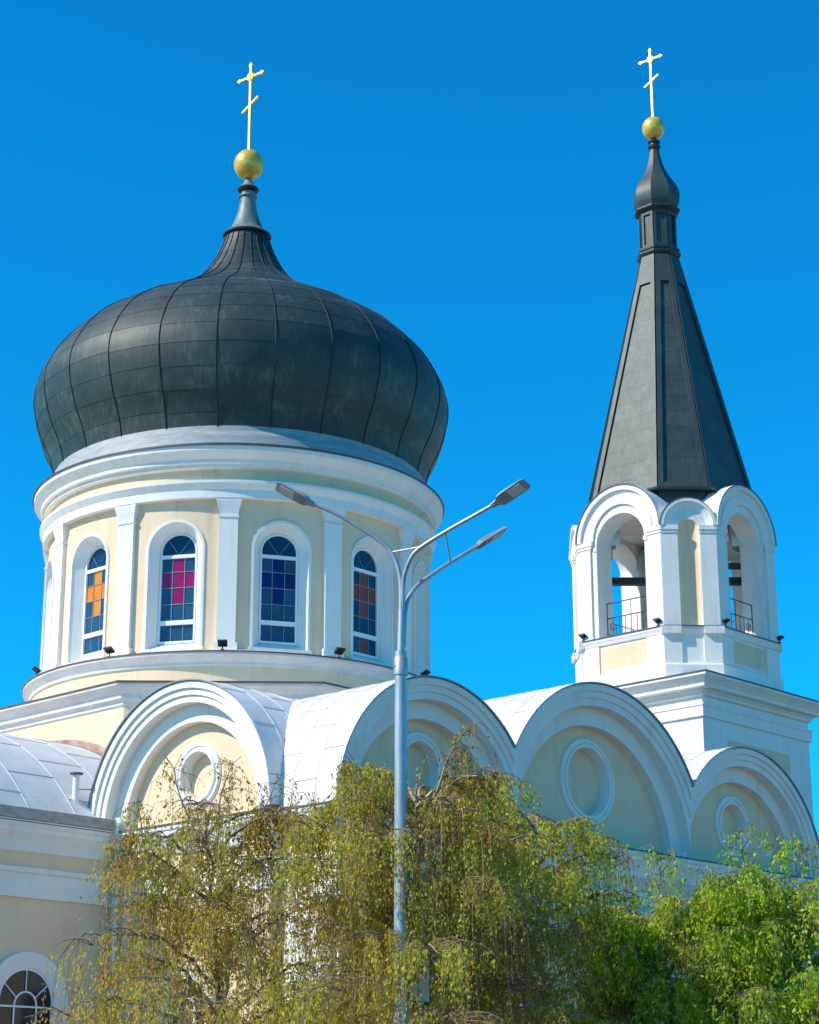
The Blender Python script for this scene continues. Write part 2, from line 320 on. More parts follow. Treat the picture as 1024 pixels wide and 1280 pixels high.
def kokoshnik(F, nang, dist, c, z0, r, occ_r, occ_z, L, clips, big=False, vclips=()):
    """arched gable: archivolt > tympanum, oculus moulding; barrel roof behind"""
    k1 = .50 if not big else .56; k2 = .42 if not big else .47
    a = MB()
    st = (r, r-.17*k1/.5, r-.33*k1/.5, r-k1)
    a.ring(F, c, z0, r-.012, st[1], .02, -.5, WHITE, legs=.0, n=64)
    a.ring(F, c, z0, st[1], st[2], -.045, -.5, WHITE, n=64)
    a.ring(F, c, z0, st[2], st[3], -.10, -.5, WHITE, n=64)
    a.ring(F, c, z0, r-k1+.01, r-k1-k2, -.42, -.7, WHITE, n=64)
    a.ring(F, c, z0, r-k1-.005, r-k1-.03, -.38, -.44, WHITE, n=64)
    for co, no in clips: a.clip(co, no)
    a.fill = True
    A = a.build('gable_arch', ch)
    t = MB(); qr = occ_r-.24; lg = .15 if z0 > 8.6 else 0
    outp = [(c+(r-.1)*math.cos(PI*k/56), z0+(r-.1)*math.sin(PI*k/56)) for k in range(57)]
    if lg: outp = [(c+r-.1, z0-lg)]+outp+[(c-r+.1, z0-lg)]
    inp = [(c+qr*math.cos(-2*PI*k/48), occ_z+qr*math.sin(-2*PI*k/48)) for k in range(48)]
    tris = tessellate_polygon([[Vector((a_, b_, 0)) for a_, b_ in outp], [Vector((a_, b_, 0)) for a_, b_ in inp]])
    t.add([F(a_, -.68, b_) for a_, b_ in outp+inp], [tuple(x_) for x_ in tris], CREAM)
    for co, no in clips: t.clip(co, no)
    t.build('tympanum', A, smooth=False)
    o = MB(); q = occ_r
    o.torusring(F, c, occ_z, [(q, -.69), (q, -.65), (q-.03, -.615), (q-.10, -.615), (q-.115, -.65), (q-.16, -.65), (q-.175, -.60), (q-.235, -.60), (q-.26, -.65), (q-.26, -.93)], WHITE)
    o.build('oculus_moulding', A)
    o = MB(); o.fan(F, c, occ_z, q-.235, -.92, CREAM, n=48, full=True); o.build('oculus_panel', A, smooth=False)
    v = MB(); n = 56; V = []
    ds = [.07]+[-.62-.75*i for i in range(int(L/.75))]+[-L]
    for d in ds:
        for k in range(n+1):
            tt = PI*k/n; V.append(F(c+(r+.035)*math.cos(tt), d, z0+(r+.035)*math.sin(tt)))
    q = n+1
    v.add(V, [(i*q+k, i*q+k+1, (i+1)*q+k+1, (i+1)*q+k) for i in range(len(ds)-1) for k in range(n)], TIN)
    # front lip
    lip = [F(c+rr*math.cos(PI*k/n), dd, z0+rr*math.sin(PI*k/n)) for rr, dd in ((r+.035, .07), (r+.003, .07), (r+.003, .0)) for k in range(n+1)]
    v.add(lip, [(j*q+k, (j+1)*q+k, (j+1)*q+k+1, j*q+k+1) for j in range(2) for k in range(n)], GUTTER)
    for d in ds[1:-1]:
        S = [F(c+rr*math.cos(PI*k/n), dd, z0+rr*math.sin(PI*k/n)) for rr, dd in ((r+.034, d-.022), (r+.044, d-.012), (r+.044, d+.012), (r+.034, d+.022)) for k in range(n+1)]
        v.add(S, [(j*q+k, j*q+k+1, (j+1)*q+k+1, (j+1)*q+k) for j in range(3) for k in range(n)], TIN)
        v.tube([F(c+(r+.036)*math.cos(PI*k/n), d-.028, z0+(r+.036)*math.sin(PI*k/n)) for k in range(n+1)], .012, TINLINE, 4)
    for i in range(len(ds)-1):
        for kk in range(7):
            tt = PI*(kk+.5+(.5 if i % 2 else 0))/7.5
            if tt > PI: continue
            v.tube([F(c+(r+.037)*math.cos(tt), ds[i], z0+(r+.037)*math.sin(tt)), F(c+(r+.037)*math.cos(tt), ds[i+1], z0+(r+.037)*math.sin(tt))], .011, TINLINE, 4)
    for co, no in list(clips)+list(vclips): v.clip(co, no)
    v.build('arched_roof', ch)
X1, X2 = -3.45, 4.0
kokoshnik(Rf, 0, 0, -6.13, 8.45, 3.43, .85, 9.85, 8.3, [((X1, 0, 0), (1, 0, 0))], vclips=[((-9.6, -12.25, 0), (-1, 1, 0))])
kokoshnik(Rf, 0, 0, .28, 8.45, 4.30, 1.13, 10.30, 8.3, [((X2, 0, 0), (1, 0, 0)), ((X1, 0, 0), (-1, 0, 0))], True)
kokoshnik(Rf, 0, 0, 6.86, 8.40, 3.57, .86, 9.85, 8.3, [((X2, 0, 0), (-1, 0, 0))])
kokoshnik(Lf, 0, 0, 8.9, 8.69, 3.30, .82, 9.80, 6.5, [((0, -5.62, 0), (0, 1, 0))], vclips=[((-9.15, -12.25, 0), (1, -1, 0))])
# low nave roof joining dome block and bell tower, small vent on the tall gable's roof
m = MB(); m.box(ID, (9.5, -6, 0), (20.0, 6, 9.2), CREAM); m.build('nave_wall', ch, smooth=False)
m = MB(); m.add([(9.4, -6.2, 9.2), (19.9, -6.2, 9.2), (19.9, 0, 10.6), (9.4, 0, 10.6), (9.4, 6.2, 9.2), (19.9, 6.2, 9.2)], [(0, 1, 2, 3), (3, 2, 5, 4)], TIN); m.build('nave_roof', ch, smooth=False)

# windows of the body
def body_window(F, c, zt, rg, rs, zb, deep=.0):
    w_ = MB(); zc = zt-rs
    w_.ring(F, c, zc, rs, rg, .13, -.02, WHITE, legs=zc-zb, n=40, d1i=.08)
    w_.box(F, (c-rs-.05, -.02, zb-.16), (c+rs+.05, .2, zb), WHITE)
    W = w_.build('window', ch)
    gl = MB(); gl.fan(F, c, zc, rg+.02, .012, G_ROOM, legs=zc-zb, n=40); gl.build('glass', W, smooth=False)
    f = MB(); d = .035
    f.ring(F, c, zc, rg+.005, rg-.05, .055, .0, FRAME, legs=zc-zb, n=40)
    f.ring(F, c, zc-.06, rg*.42, rg*.42-.035, .05, .0, FRAME, n=24)
    for t in (PI/6.5, PI/2, PI-PI/6.5) if False else (R(35), R(90), R(145)):
        a = F(c+rg*.40*math.cos(t), d, zc-.06+rg*.40*math.sin(t)); b = F(c+rg*.98*math.cos(t), d, zc+rg*.98*math.sin(t)); f.tube([a, b], .018, FRAME, 4)
    f.box(F, (c-rg, .02, zc-.10), (c+rg, .05, zc-.06), FRAME)
    for x in (-rg*.40, rg*.40): f.box(F, (c+x-.018, .021, zb), (c+x+.018, .049, zc-.08), FRAME)
    for k in range(1, 4): f.box(F, (c-rg, .022, zc-.08-.62*k), (c+rg, .048, zc-.05-.62*k), FRAME)
    f.build('frame', W)
AF = frame(-PI/2, 6.75)
body_window(AF, -12.27, 5.60, .78, 1.14, 2.2)
body_window(Lf, 9.55, 5.35, .70, 1.0, 2.2)
body_window(Rf, -6.13, 5.35, .70, 1.0, 2.2)
body_window(Rf, .28, 5.5, .8, 1.12, 2.2)
body_window(Rf, 6.86, 5.35, .70, 1.0, 2.2)
# white flat pilasters on the body
def pilaster(F, s0, s1, z0, z1, d=.09):
    m = MB(); m.box(F, (s0, -.02, z0), (s1, d, z1), WHITE); m.box(F, (s0-.05, -.02, z1-.25), (s1+.05, d+.05, z1), WHITE); m.build('pilaster', ch, smooth=False)
SF = frame(PI, 9.52)
pilaster(SF, 12.55, 13.9, 1.0, 6.80)
pilaster(Rf, -9.5, -8.5, 1.0, 6.80); pilaster(Rf, X1-.55, X1+.55, 1.0, 6.80); pilaster(Rf, X2-.55, X2+.55, 1.0, 6.80); pilaster(Rf, 9.4, 10.4, 1.0, 6.80)

# ---- octagonal base under the drum
def octo(h, c): return [(-h, c), (-h, -c), (-c, -h), (c, -h), (h, -c), (h, c), (c, h), (-c, h)]
OB = octo(7.05, 3.37)
m = MB(); m.sweep(OB, [(0, 8.4), (0, 12.7)], CREAM); m.build('octagon_wall', ch, smooth=False)
m = MB(); m.sweep(OB, [(-.02, 12.60), (.05, 12.64), (.06, 12.72), (.14, 12.80), (.17, 12.80), (.18, 12.92), (.22, 12.95), (.37, 13.10), (.43, 13.11), (.43, 13.17)], OFFWHITE)
m.sweep(OB, [(.43, 13.17), (.455, 13.17), (.455, 13.21), (.43, 13.22)], FLASH)
m.add([(x*1.062, y*1.062, 13.225) for x, y in OB], [tuple(range(8))], TIN)
m.build('octagon_cornice', ch)

# ---- drum
m = MB(); m.lathe([(6.18, 13.1), (6.18, 14.1)], CREAM, n=120); m.build('drum_base', ch)
m = MB(); m.lathe([(6.16, 14.02), (6.24, 14.04), (6.25, 14.12), (6.30, 14.16), (6.40, 14.28), (6.44, 14.30), (6.44, 14.36)], OFFWHITE, n=144)
m.lathe([(6.44, 14.36), (6.465, 14.36), (6.465, 14.40), (6.44, 14.41)], FLASH, n=144)
m.lathe([(6.44, 14.408), (6.02, 14.52), (5.80, 14.55)], WHITE, n=144); LEDGE = m.build('drum_ledge', ch)
RW = 5.88; WC = [R(-30*k) for k in range(12)]    # window bay centres
ZS, HO = 14.62, .80; ZSP = 17.52                   # sill, half opening, springing of outer opening
def cyl(ang, s_, r, z):
    q = math.sqrt(r*r-s_*s_); return (q*math.cos(ang)-s_*math.sin(ang), q*math.sin(ang)+s_*math.cos(ang), z)
m = MB(); ZT = 19.0; half = R(15)
for a in WC:
    so_ = [-HO*math.cos(PI*k/24) for k in range(25)]
    for k in range(24):
        s0, s1 = so_[k], so_[k+1]; z0 = ZSP+math.sqrt(max(0, HO*HO-s0*s0)); z1 = ZSP+math.sqrt(max(0, HO*HO-s1*s1))
        m.add([cyl(a, s0, RW, z0), cyl(a, s1, RW, z1), cyl(a, s1, RW, ZT), cyl(a, s0, RW, ZT)], [(0, 1, 2, 3)], CREAM)
        m.add([cyl(a, s0, RW, 14.45), cyl(a, s1, RW, 14.45), cyl(a, s1, RW, ZS), cyl(a, s0, RW, ZS)], [(0, 1, 2, 3)], CREAM)
    e = RW*math.sin(half)
    for sg in (-1, 1):
        ss = [sg*(HO+(e-HO)*j/5) for j in range(6)]
        for j in range(5): m.add([cyl(a, ss[j], RW, 14.45), cyl(a, ss[j+1], RW, 14.45), cyl(a, ss[j+1], RW, ZT), cyl(a, ss[j], RW, ZT)], [(0, 1, 2, 3)], CREAM)
m.build('drum_wall', ch)
HI = .545; DI = 5.50; ZI = ZSP+.02; ZB = ZS+.22
styles = {5: (G_ORA, 'x'), 6: (G_ORA, 'x'), 5: (G_MAG, 'x'), 4: (G_NAVY, 'x'), 3: (G_RUST, 'x')}
def drum_window(a, cross):
    # splayed white reveal
    m = MB(); n = 28
    outl = [(HO, ZS)]+[(HO*math.cos(PI*k/n), ZSP+HO*math.sin(PI*k/n)) for k in range(n+1)]+[(-HO, ZS)]
    inl = [(HI, ZB)]+[(HI*math.cos(PI*k/n), ZI+HI*math.sin(PI*k/n)) for k in range(n+1)]+[(-HI, ZB)]
    V = [cyl(a, s_, RW+.004, z) for s_, z in outl]+[cyl(a, s_, DI/math.cos(0), z) for s_, z in inl]
    F_ = frame(a, 0)
    V = [cyl(a, s_, RW+.004, z) for s_, z in outl]+[F_(s_, DI, z) for s_, z in inl]
    q = len(outl)
    m.add(V, [(k, k+1, q+k+1, q+k) for k in range(q-1)]+[(q-1, 0, q, 2*q-1)], WHITE)
    # thin proud band round the opening
    o2 = [(s_*1.10, z if i in (0, q-1) else ZSP+(z-ZSP)*1.10) for i, (s_, z) in enumerate(outl)]
    B = [cyl(a, s_, RW+.035, z) for s_, z in outl]+[cyl(a, s_, RW+.035, z) for s_, z in o2]+[cyl(a, s_, RW-.01, z) for s_, z in o2]+[cyl(a, s_, RW-.01, z) for s_, z in outl]
    m.add(B, [(j*q+k, j*q+k+1, ((j+1) % 4)*q+k+1, ((j+1) % 4)*q+k) for j in range(4) for k in range(q-1)], WHITE)
    m.box(F_, (-HO-.12, 5.6, ZS-.07), (HO+.12, 5.90, ZS+.01), WHITE)
    W = m.build('window', ch)
    f = MB(); d0 = DI
    f.ring(F_, 0, ZI, HI+.01, HI-.045, d0+.05, d0-.03, FRAME, legs=ZI-ZB, n=32)
    zt1 = 17.40; zt2 = 15.45
    f.box(F_, (-HI, d0-.02, zt1-.05), (HI, d0+.045, zt1+.05), FRAME)
    f.box(F_, (-HI, d0-.02, zt2-.065), (HI, d0+.047, zt2+.065), FRAME)
    f.box(F_, (-HI, d0-.02, ZB-.0), (HI, d0+.049, ZB+.07), FRAME)
    f.build('frame', W)
    g0, g1 = d0-.012, d0+.004
    gl = MB()
    gl.fan(F_, 0, ZI, HI, g0, G_DARK, legs=.1, n=28)
    cw = 2*HI/3; rows = [(zt1-.45, zt1-.04), (zt1-.92, zt1-.45), (zt1-1.40, zt1-.92), (zt2+.06, zt1-1.40)]
    for i, (z0, z1) in enumerate(rows):
        for j in range(3):
            isx = (j == 1 and i < 3) or i == 1
            if not isx: gl.add([F_(-HI+cw*j, g0, z0), F_(-HI+cw*(j+1), g0, z0), F_(-HI+cw*(j+1), g0, z1), F_(-HI+cw*j, g0, z1)], [(0, 1, 2, 3)], G_DARK if cross is G_RUST else G_BLUE)
    for j in range(3): gl.add([F_(-HI+cw*j, g0, ZB), F_(-HI+cw*(j+1), g0, ZB), F_(-HI+cw*(j+1), g0, zt2-.06), F_(-HI+cw*j, g0, zt2-.06)], [(0, 1, 2, 3)], G_BLUE if cross is not G_RUST else (G_BLUE, G_RUST, G_DARK)[j])
    gl.build('glass', W, smooth=False)
    cr = MB()
    for i, (z0, z1) in enumerate(rows[:3]):
        for j in range(3):
            if j == 1 or i == 1: cr.add([F_(-HI+cw*j, g0, z0), F_(-HI+cw*(j+1), g0, z0), F_(-HI+cw*(j+1), g0, z1), F_(-HI+cw*j, g0, z1)], [(0, 1, 2, 3)], cross)
    cr.build('stained_cross', W, smooth=False)
    le = MB(); LEAD = LEADM
    for j in (1, 2):
        x = -HI+cw*j; le.box(F_, (x-.008, g0-.002, ZB), (x+.008, g1+.004, zt1), LEAD)
    for z0, z1 in rows[:3]: le.box(F_, (-HI, g0-.002, z0-.008), (HI, g1+.003, z0+.008), LEAD)
    for t in (R(48), R(132)): le.tube([F_(0, g1, zt1+.05), F_(HI*.97*math.cos(t), g1, ZI+HI*.97*math.sin(t))], .009, LEAD, 4)
    le.build('lead_lines', W)
LEADM = plain('lead_lines', (.22, .27, .34), .5)
cols = [G_NAVY, G_RUST, G_ORA, G_RUST, G_NAVY, G_MAG, G_ORA, G_NAVY, G_MAG, G_ORA, G_RUST, G_NAVY]
for k, a in enumerate(WC): drum_window(a, cols[k])
for k in range(12):
    a = R(15-30*k); F_ = frame(a, 0); m = MB(); h = .27; d = 6.0
    m.box(F_, (-h, 5.7, 14.45), (h, d, 18.97), WHITE)
    m.box(F_, (-h-.06, 5.7, 14.45), (h+.06, d+.06, 14.72), WHITE)
    # flared capital
    P = [(h, d), (h+.02, d+.02), (h+.09, d+.07), (h+.09, d+.07)]; zz = [18.50, 18.62, 18.88, 18.975]
    V = []
    for (hh, dd), z in zip(P, zz): V += [F_(-hh, 5.75, z), F_(-hh, dd, z), F_(hh, dd, z), F_(hh, 5.75, z)]
    m.add(V, [(i*4+k_, i*4+(k_+1) % 4, (i+1)*4+(k_+1) % 4, (i+1)*4+k_) for i in range(3) for k_ in range(4)]+[(3, 2, 1, 0)], WHITE)
    m.box(F_, (-h-.025, 5.7, 18.40), (h+.025, d+.025, 18.47), WHITE)
    m.build('pilaster', ch, smooth=False)
m = MB(); m.lathe([(5.80, 18.96), (6.09, 18.96), (6.09, 19.20), (6.11, 19.22), (6.18, 19.36), (6.20, 19.38), (6.20, 19.46), (5.93, 19.50)], WHITE, n=160); m.build('architrave', ch)
m = MB(); m.lathe([(5.94, 19.48), (5.94, 19.9)], CREAM, n=144); m.build('frieze', ch)
m = MB(); m.lathe([(5.92, 19.84), (6.10, 19.87), (6.10, 19.96), (6.20, 19.98), (6.21, 20.08), (6.24, 20.10), (6.39, 20.27), (6.42, 20.29), (6.43, 20.42)], WHITE, n=160)
m.lathe([(6.43, 20.42), (6.475, 20.42), (6.475, 20.465), (6.44, 20.48), (6.16, 20.56)], DARKFLASH, n=160); m.build('drum_cornice', ch)
m = MB(); m.lathe([(6.18, 20.52), (6.16, 20.60), (6.10, 20.62), (6.04, 20.86), (6.00, 20.88), (5.93, 21.02), (5.90, 21.05), (5.86, 21.24), (5.7, 21.3)], [DARKFLASH, RINGSHADE, RINGSHADE, DARKFLASH, RINGSHADE, RINGSHADE, RINGSHADE, RINGSHADE], n=160); m.build('dome_ring', ch)

# ---- dome
zc = [21.15, 21.5, 21.9, 22.4, 23.0, 23.6, 24.2, 24.8, 25.3, 25.8, 26.2, 26.6, 27.0, 27.4, 27.8, 28.3, 28.9, 29.5, 29.95]
rc = [5.84, 5.93, 6.07, 6.31, 6.50, 6.60, 6.54, 6.26, 5.92, 5.46, 4.94, 4.30, 3.53, 2.78, 2.12, 1.52, 1.12, .84, .70]
# smooth resample along arc
def catmull(P, n):
    out = []
    for i in range(len(P)-1):
        p0 = P[max(i-1, 0)]; p1 = P[i]; p2 = P[i+1]; p3 = P[min(i+2, len(P)-1)]
        for k in range(n):
            t = k/n
            out.append(tuple(.5*((2*p1[j])+(-p0[j]+p2[j])*t+(2*p0[j]-5*p1[j]+4*p2[j]-p3[j])*t*t+(-p0[j]+3*p1[j]-3*p2[j]+p3[j])*t**3) for j in (0, 1)))
    out.append(P[-1]); return out
DP = catmull(list(zip(rc, zc)), 10)
arc = [0]
for i in range(1, len(DP)): arc.append(arc[-1]+math.hypot(DP[i][0]-DP[i-1][0], DP[i][1]-DP[i-1][1]))
def dpt(s_):
    s_ = min(max(s_, 0), arc[-1]-1e-6)
    i = max(j for j in range(len(arc)-1) if arc[j] <= s_); t = (s_-arc[i])/(arc[i+1]-arc[i])
    r = DP[i][0]*(1-t)+DP[i+1][0]*t; z = DP[i][1]*(1-t)+DP[i+1][1]*t
    dx_, dz_ = DP[i+1][0]-DP[i][0], DP[i+1][1]-DP[i][1]; l = math.hypot(dx_, dz_)
    return r, z, dz_/l, -dx_/l
m = MB(); NG = 24; PH = R(-139); SUB = 8
random.seed(11)
for gidx in range(NG):
    off = random.uniform(-.06, .06)
    seams = [0]; s_ = .55+off
    while s_ < arc[-1]-.25: seams.append(s_+random.uniform(-.03, .03)); s_ += .68
    seams.append(arc[-1])
    for i in range(len(seams)-1):
        tone = random.random(); a0, a1 = seams[i], seams[i+1]; nr_ = 4
        tl = random.uniform(-.02, .02); tl1 = tl
        grid = []
        for j in range(nr_+1):
            ss = a0+(a1-a0)*j/nr_; r, z, nx, nz = dpt(ss); lift = .009*(1-j/nr_)      # each sheet laps over the one below
            row = []
            for k in range(SUB+1):
                t = PH+2*PI*(gidx+k/SUB)/NG; bulge = .0
                rr = r+(lift+bulge)*nx; row.append((rr*math.cos(t), rr*math.sin(t), z+(lift+bulge)*nz))
            grid.append(row)
        # lap face
        r, z, nx, nz = dpt(a0-.004)
        low = [((r-.002)*math.cos(PH+2*PI*(gidx+k/SUB)/NG), (r-.002)*math.sin(PH+2*PI*(gidx+k/SUB)/NG), z) for k in range(SUB+1)]
        grid = [low]+grid
        q = SUB+1; V = [p for row in grid for p in row]
        fs = [(a_*q+k, a_*q+k+1, (a_+1)*q+k+1, (a_+1)*q+k) for a_ in range(nr_+1) for k in range(SUB)]
        m.add(V, fs, COPPER, tone)
DOME = m.build('dome', ch, ang=40, merge=True, rec=True)
for gidx in range(NG):
    m = MB(); t = PH+2*PI*gidx/NG; pts = []; S = 60
    for j in range(S+1):
        r, z, nx, nz = dpt(arc[-1]*j/S); e = .014
        pts.append(((r+e*nx)*math.cos(t), (r+e*nx)*math.sin(t), z+e*nz))
    m.tube(pts, .016, COPPERLINE, 6); m.build('standing_seam', DOME)
# finial
m = MB()
m.lathe([(.62, 29.85), (.79, 29.93), (.81, 29.99), (.78, 30.03), (.66, 30.09), (.54, 30.25), (.42, 30.55), (.33, 30.85), (.27, 31.2), (.26, 31.36), (.31, 31.40), (.31, 31.44), (.24, 31.48), (.24, 31.58), (.33, 31.63), (.36, 31.69), (.33, 31.74), (.20, 31.86), (.11, 32.06), (.09, 32.2)], [COPPERLINE]*2+[PATINA]*11+[COPPERLINE]*3+[PATINA]*3, n=40)
m.build('finial', ch)
def ball(c, r, z, parent, zz=1.08):
    m = MB(); m.lathe([(r*math.sin(PI*k/24)+1e-4, z-r*zz*math.cos(PI*k/24)) for k in range(25)], GOLD, c=c, n=48); m.build('gilded_ball', parent, ang=60)
ball((0, 0), .50, 32.62, ch)
def cross(c, zb, zt, ang, parent, sc_=1.0):
    """eight-pointed cross: bars run along 'ang'"""
    ca, sa = math.cos(ang), math.sin(ang)
    T = lambda x, y, z: (c[0]+x*ca-y*sa, c[1]+x*sa+y*ca, z)
    m = MB(); H = zt-zb; w_ = .046*sc_; d = .035*sc_
    m.box(T, (-w_, -d, zb), (w_, d, zt-.12*sc_), PALEGOLD)
    zu = zt-.56*sc_; h = .50*sc_
    def slant(x0, z0, x1, z1, wd, dd):
        dx_, dz_ = x1-x0, z1-z0; l = math.hypot(dx_, dz_); nx, nz = -dz_/l*wd, dx_/l*wd
        V = [T(x+sx*nx, y, z+sx*nz) for x, z in ((x0, z0), (x1, z1)) for sx in (-1, 1) for y in (-dd, dd)]
        m.add(V, [(0, 1, 3, 2), (4, 6, 7, 5), (0, 4, 5, 1), (2, 3, 7, 6), (0, 2, 6, 4), (1, 5, 7, 3)], PALEGOLD)
    slant(-h, zu, h, zu, .036*sc_, d*.9)
    slant(-.36*sc_, zt-1.62*sc_-.20*sc_, .36*sc_, zt-1.62*sc_+.20*sc_, .032*sc_, d*.8)
    # trefoil ends
    def tref(x, z, dx_, dz_):
        px_, pz_ = -dz_, dx_; e = .095*sc_; V = [(x-dx_*.07*sc_, z-dz_*.07*sc_), (x+px_*e*.9, z+pz_*e*.9), (x+dx_*e*1.2, z+dz_*e*1.2), (x-px_*e*.9, z-pz_*e*.9)]
        P = [T(a, y, b) for y in (-d, d) for a, b in V]; m.add(P, [(0, 1, 2, 3), (7, 6, 5, 4), (0, 4, 5, 1), (1, 5, 6, 2), (2, 6, 7, 3), (3, 7, 4, 0)], PALEGOLD)
    tref(-h, zu, -1, 0); tref(h, zu, 1, 0); tref(0, zt-.12*sc_, 0, 1)
    # round boss
    n = 20; V = [T(r*math.cos(2*PI*k/n), y, zu+r*math.sin(2*PI*k/n)) for r, y in ((.17*sc_, 0), (.15*sc_, -d*1.5), (.09*sc_, -d*1.5), (.08*sc_, -d*1.05), (1e-4, -d*1.1)) for k in range(n)]
    m.add(V, [(j*n+k, j*n+(k+1) % n, (j+1)*n+(k+1) % n, (j+1)*n+k) for j in range(4) for k in range(n)], GOLD)
    V = [T(x, -y, z) for x, y, z in []]
    m.build('cross', parent)
CA = -TH+R(-38)
cross((0, 0), 33.1, 36.5, CA, ch, 1.0)

# ================================================================== THE BELL TOWER
TX = 23.45; th_ = TH
tl_ = (ORG[0]+TX*math.cos(TH), ORG[1]+TX*math.sin(TH), 0)
tw = empty('bell_tower', tl_, TH, label='white bell tower with open arches under a tall dark pointed spire', cat='bell tower')
def sq(a): return [(-a, a), (-a, -a), (a, -a), (a, a)]
m = MB(); m.sweep(sq(3.62), [(0, 0), (0, 17.3)], WHITE); m.build('base_wall', tw, smooth=False)
for ang in (0, -PI/2):
    F = frame(ang, 3.62); m = MB()
    m.box(F, (-2.1, -.01, 11.0), (2.1, .006, 15.6), CREAM)
    P = m.build('wall_panel', tw, smooth=False)
    f = MB()
    for a, b in (((-2.5, -.02, 10.6), (-2.1, .02, 16.0)), ((2.1, -.02, 10.6), (2.5, .02, 16.0)), ((-2.1, -.02, 15.6), (2.1, .018, 16.0)), ((-2.1, -.02, 10.6), (2.1, .018, 11.0))): f.box(F, a, b, WHITE)
    f.build('panel_frame', P, smooth=False)
m = MB()
m.sweep(sq(3.62), [(-.02, 16.28), (.09, 16.30), (.09, 16.66), (.13, 16.70), (.13, 16.80), (-.02, 16.83)], WHITE)
m.sweep(sq(3.62), [(-.02, 17.05), (.10, 17.10), (.12, 17.22), (.17, 17.24), (.17, 17.30)], WHITE)
m.sweep(sq(3.62), [(.16, 17.30), (.42, 17.33), (.44, 17.46), (.48, 17.48), (.62, 17.68), (.66, 17.70), (.66, 17.80)], WHITE)
m.sweep(sq(3.62), [(.66, 17.80), (.70, 17.80), (.70, 17.845), (.66, 17.85), (-.4, 18.15)], [DARKFLASH, DARKFLASH, DARKFLASH, TIN])
m.build('base_cornice', tw)
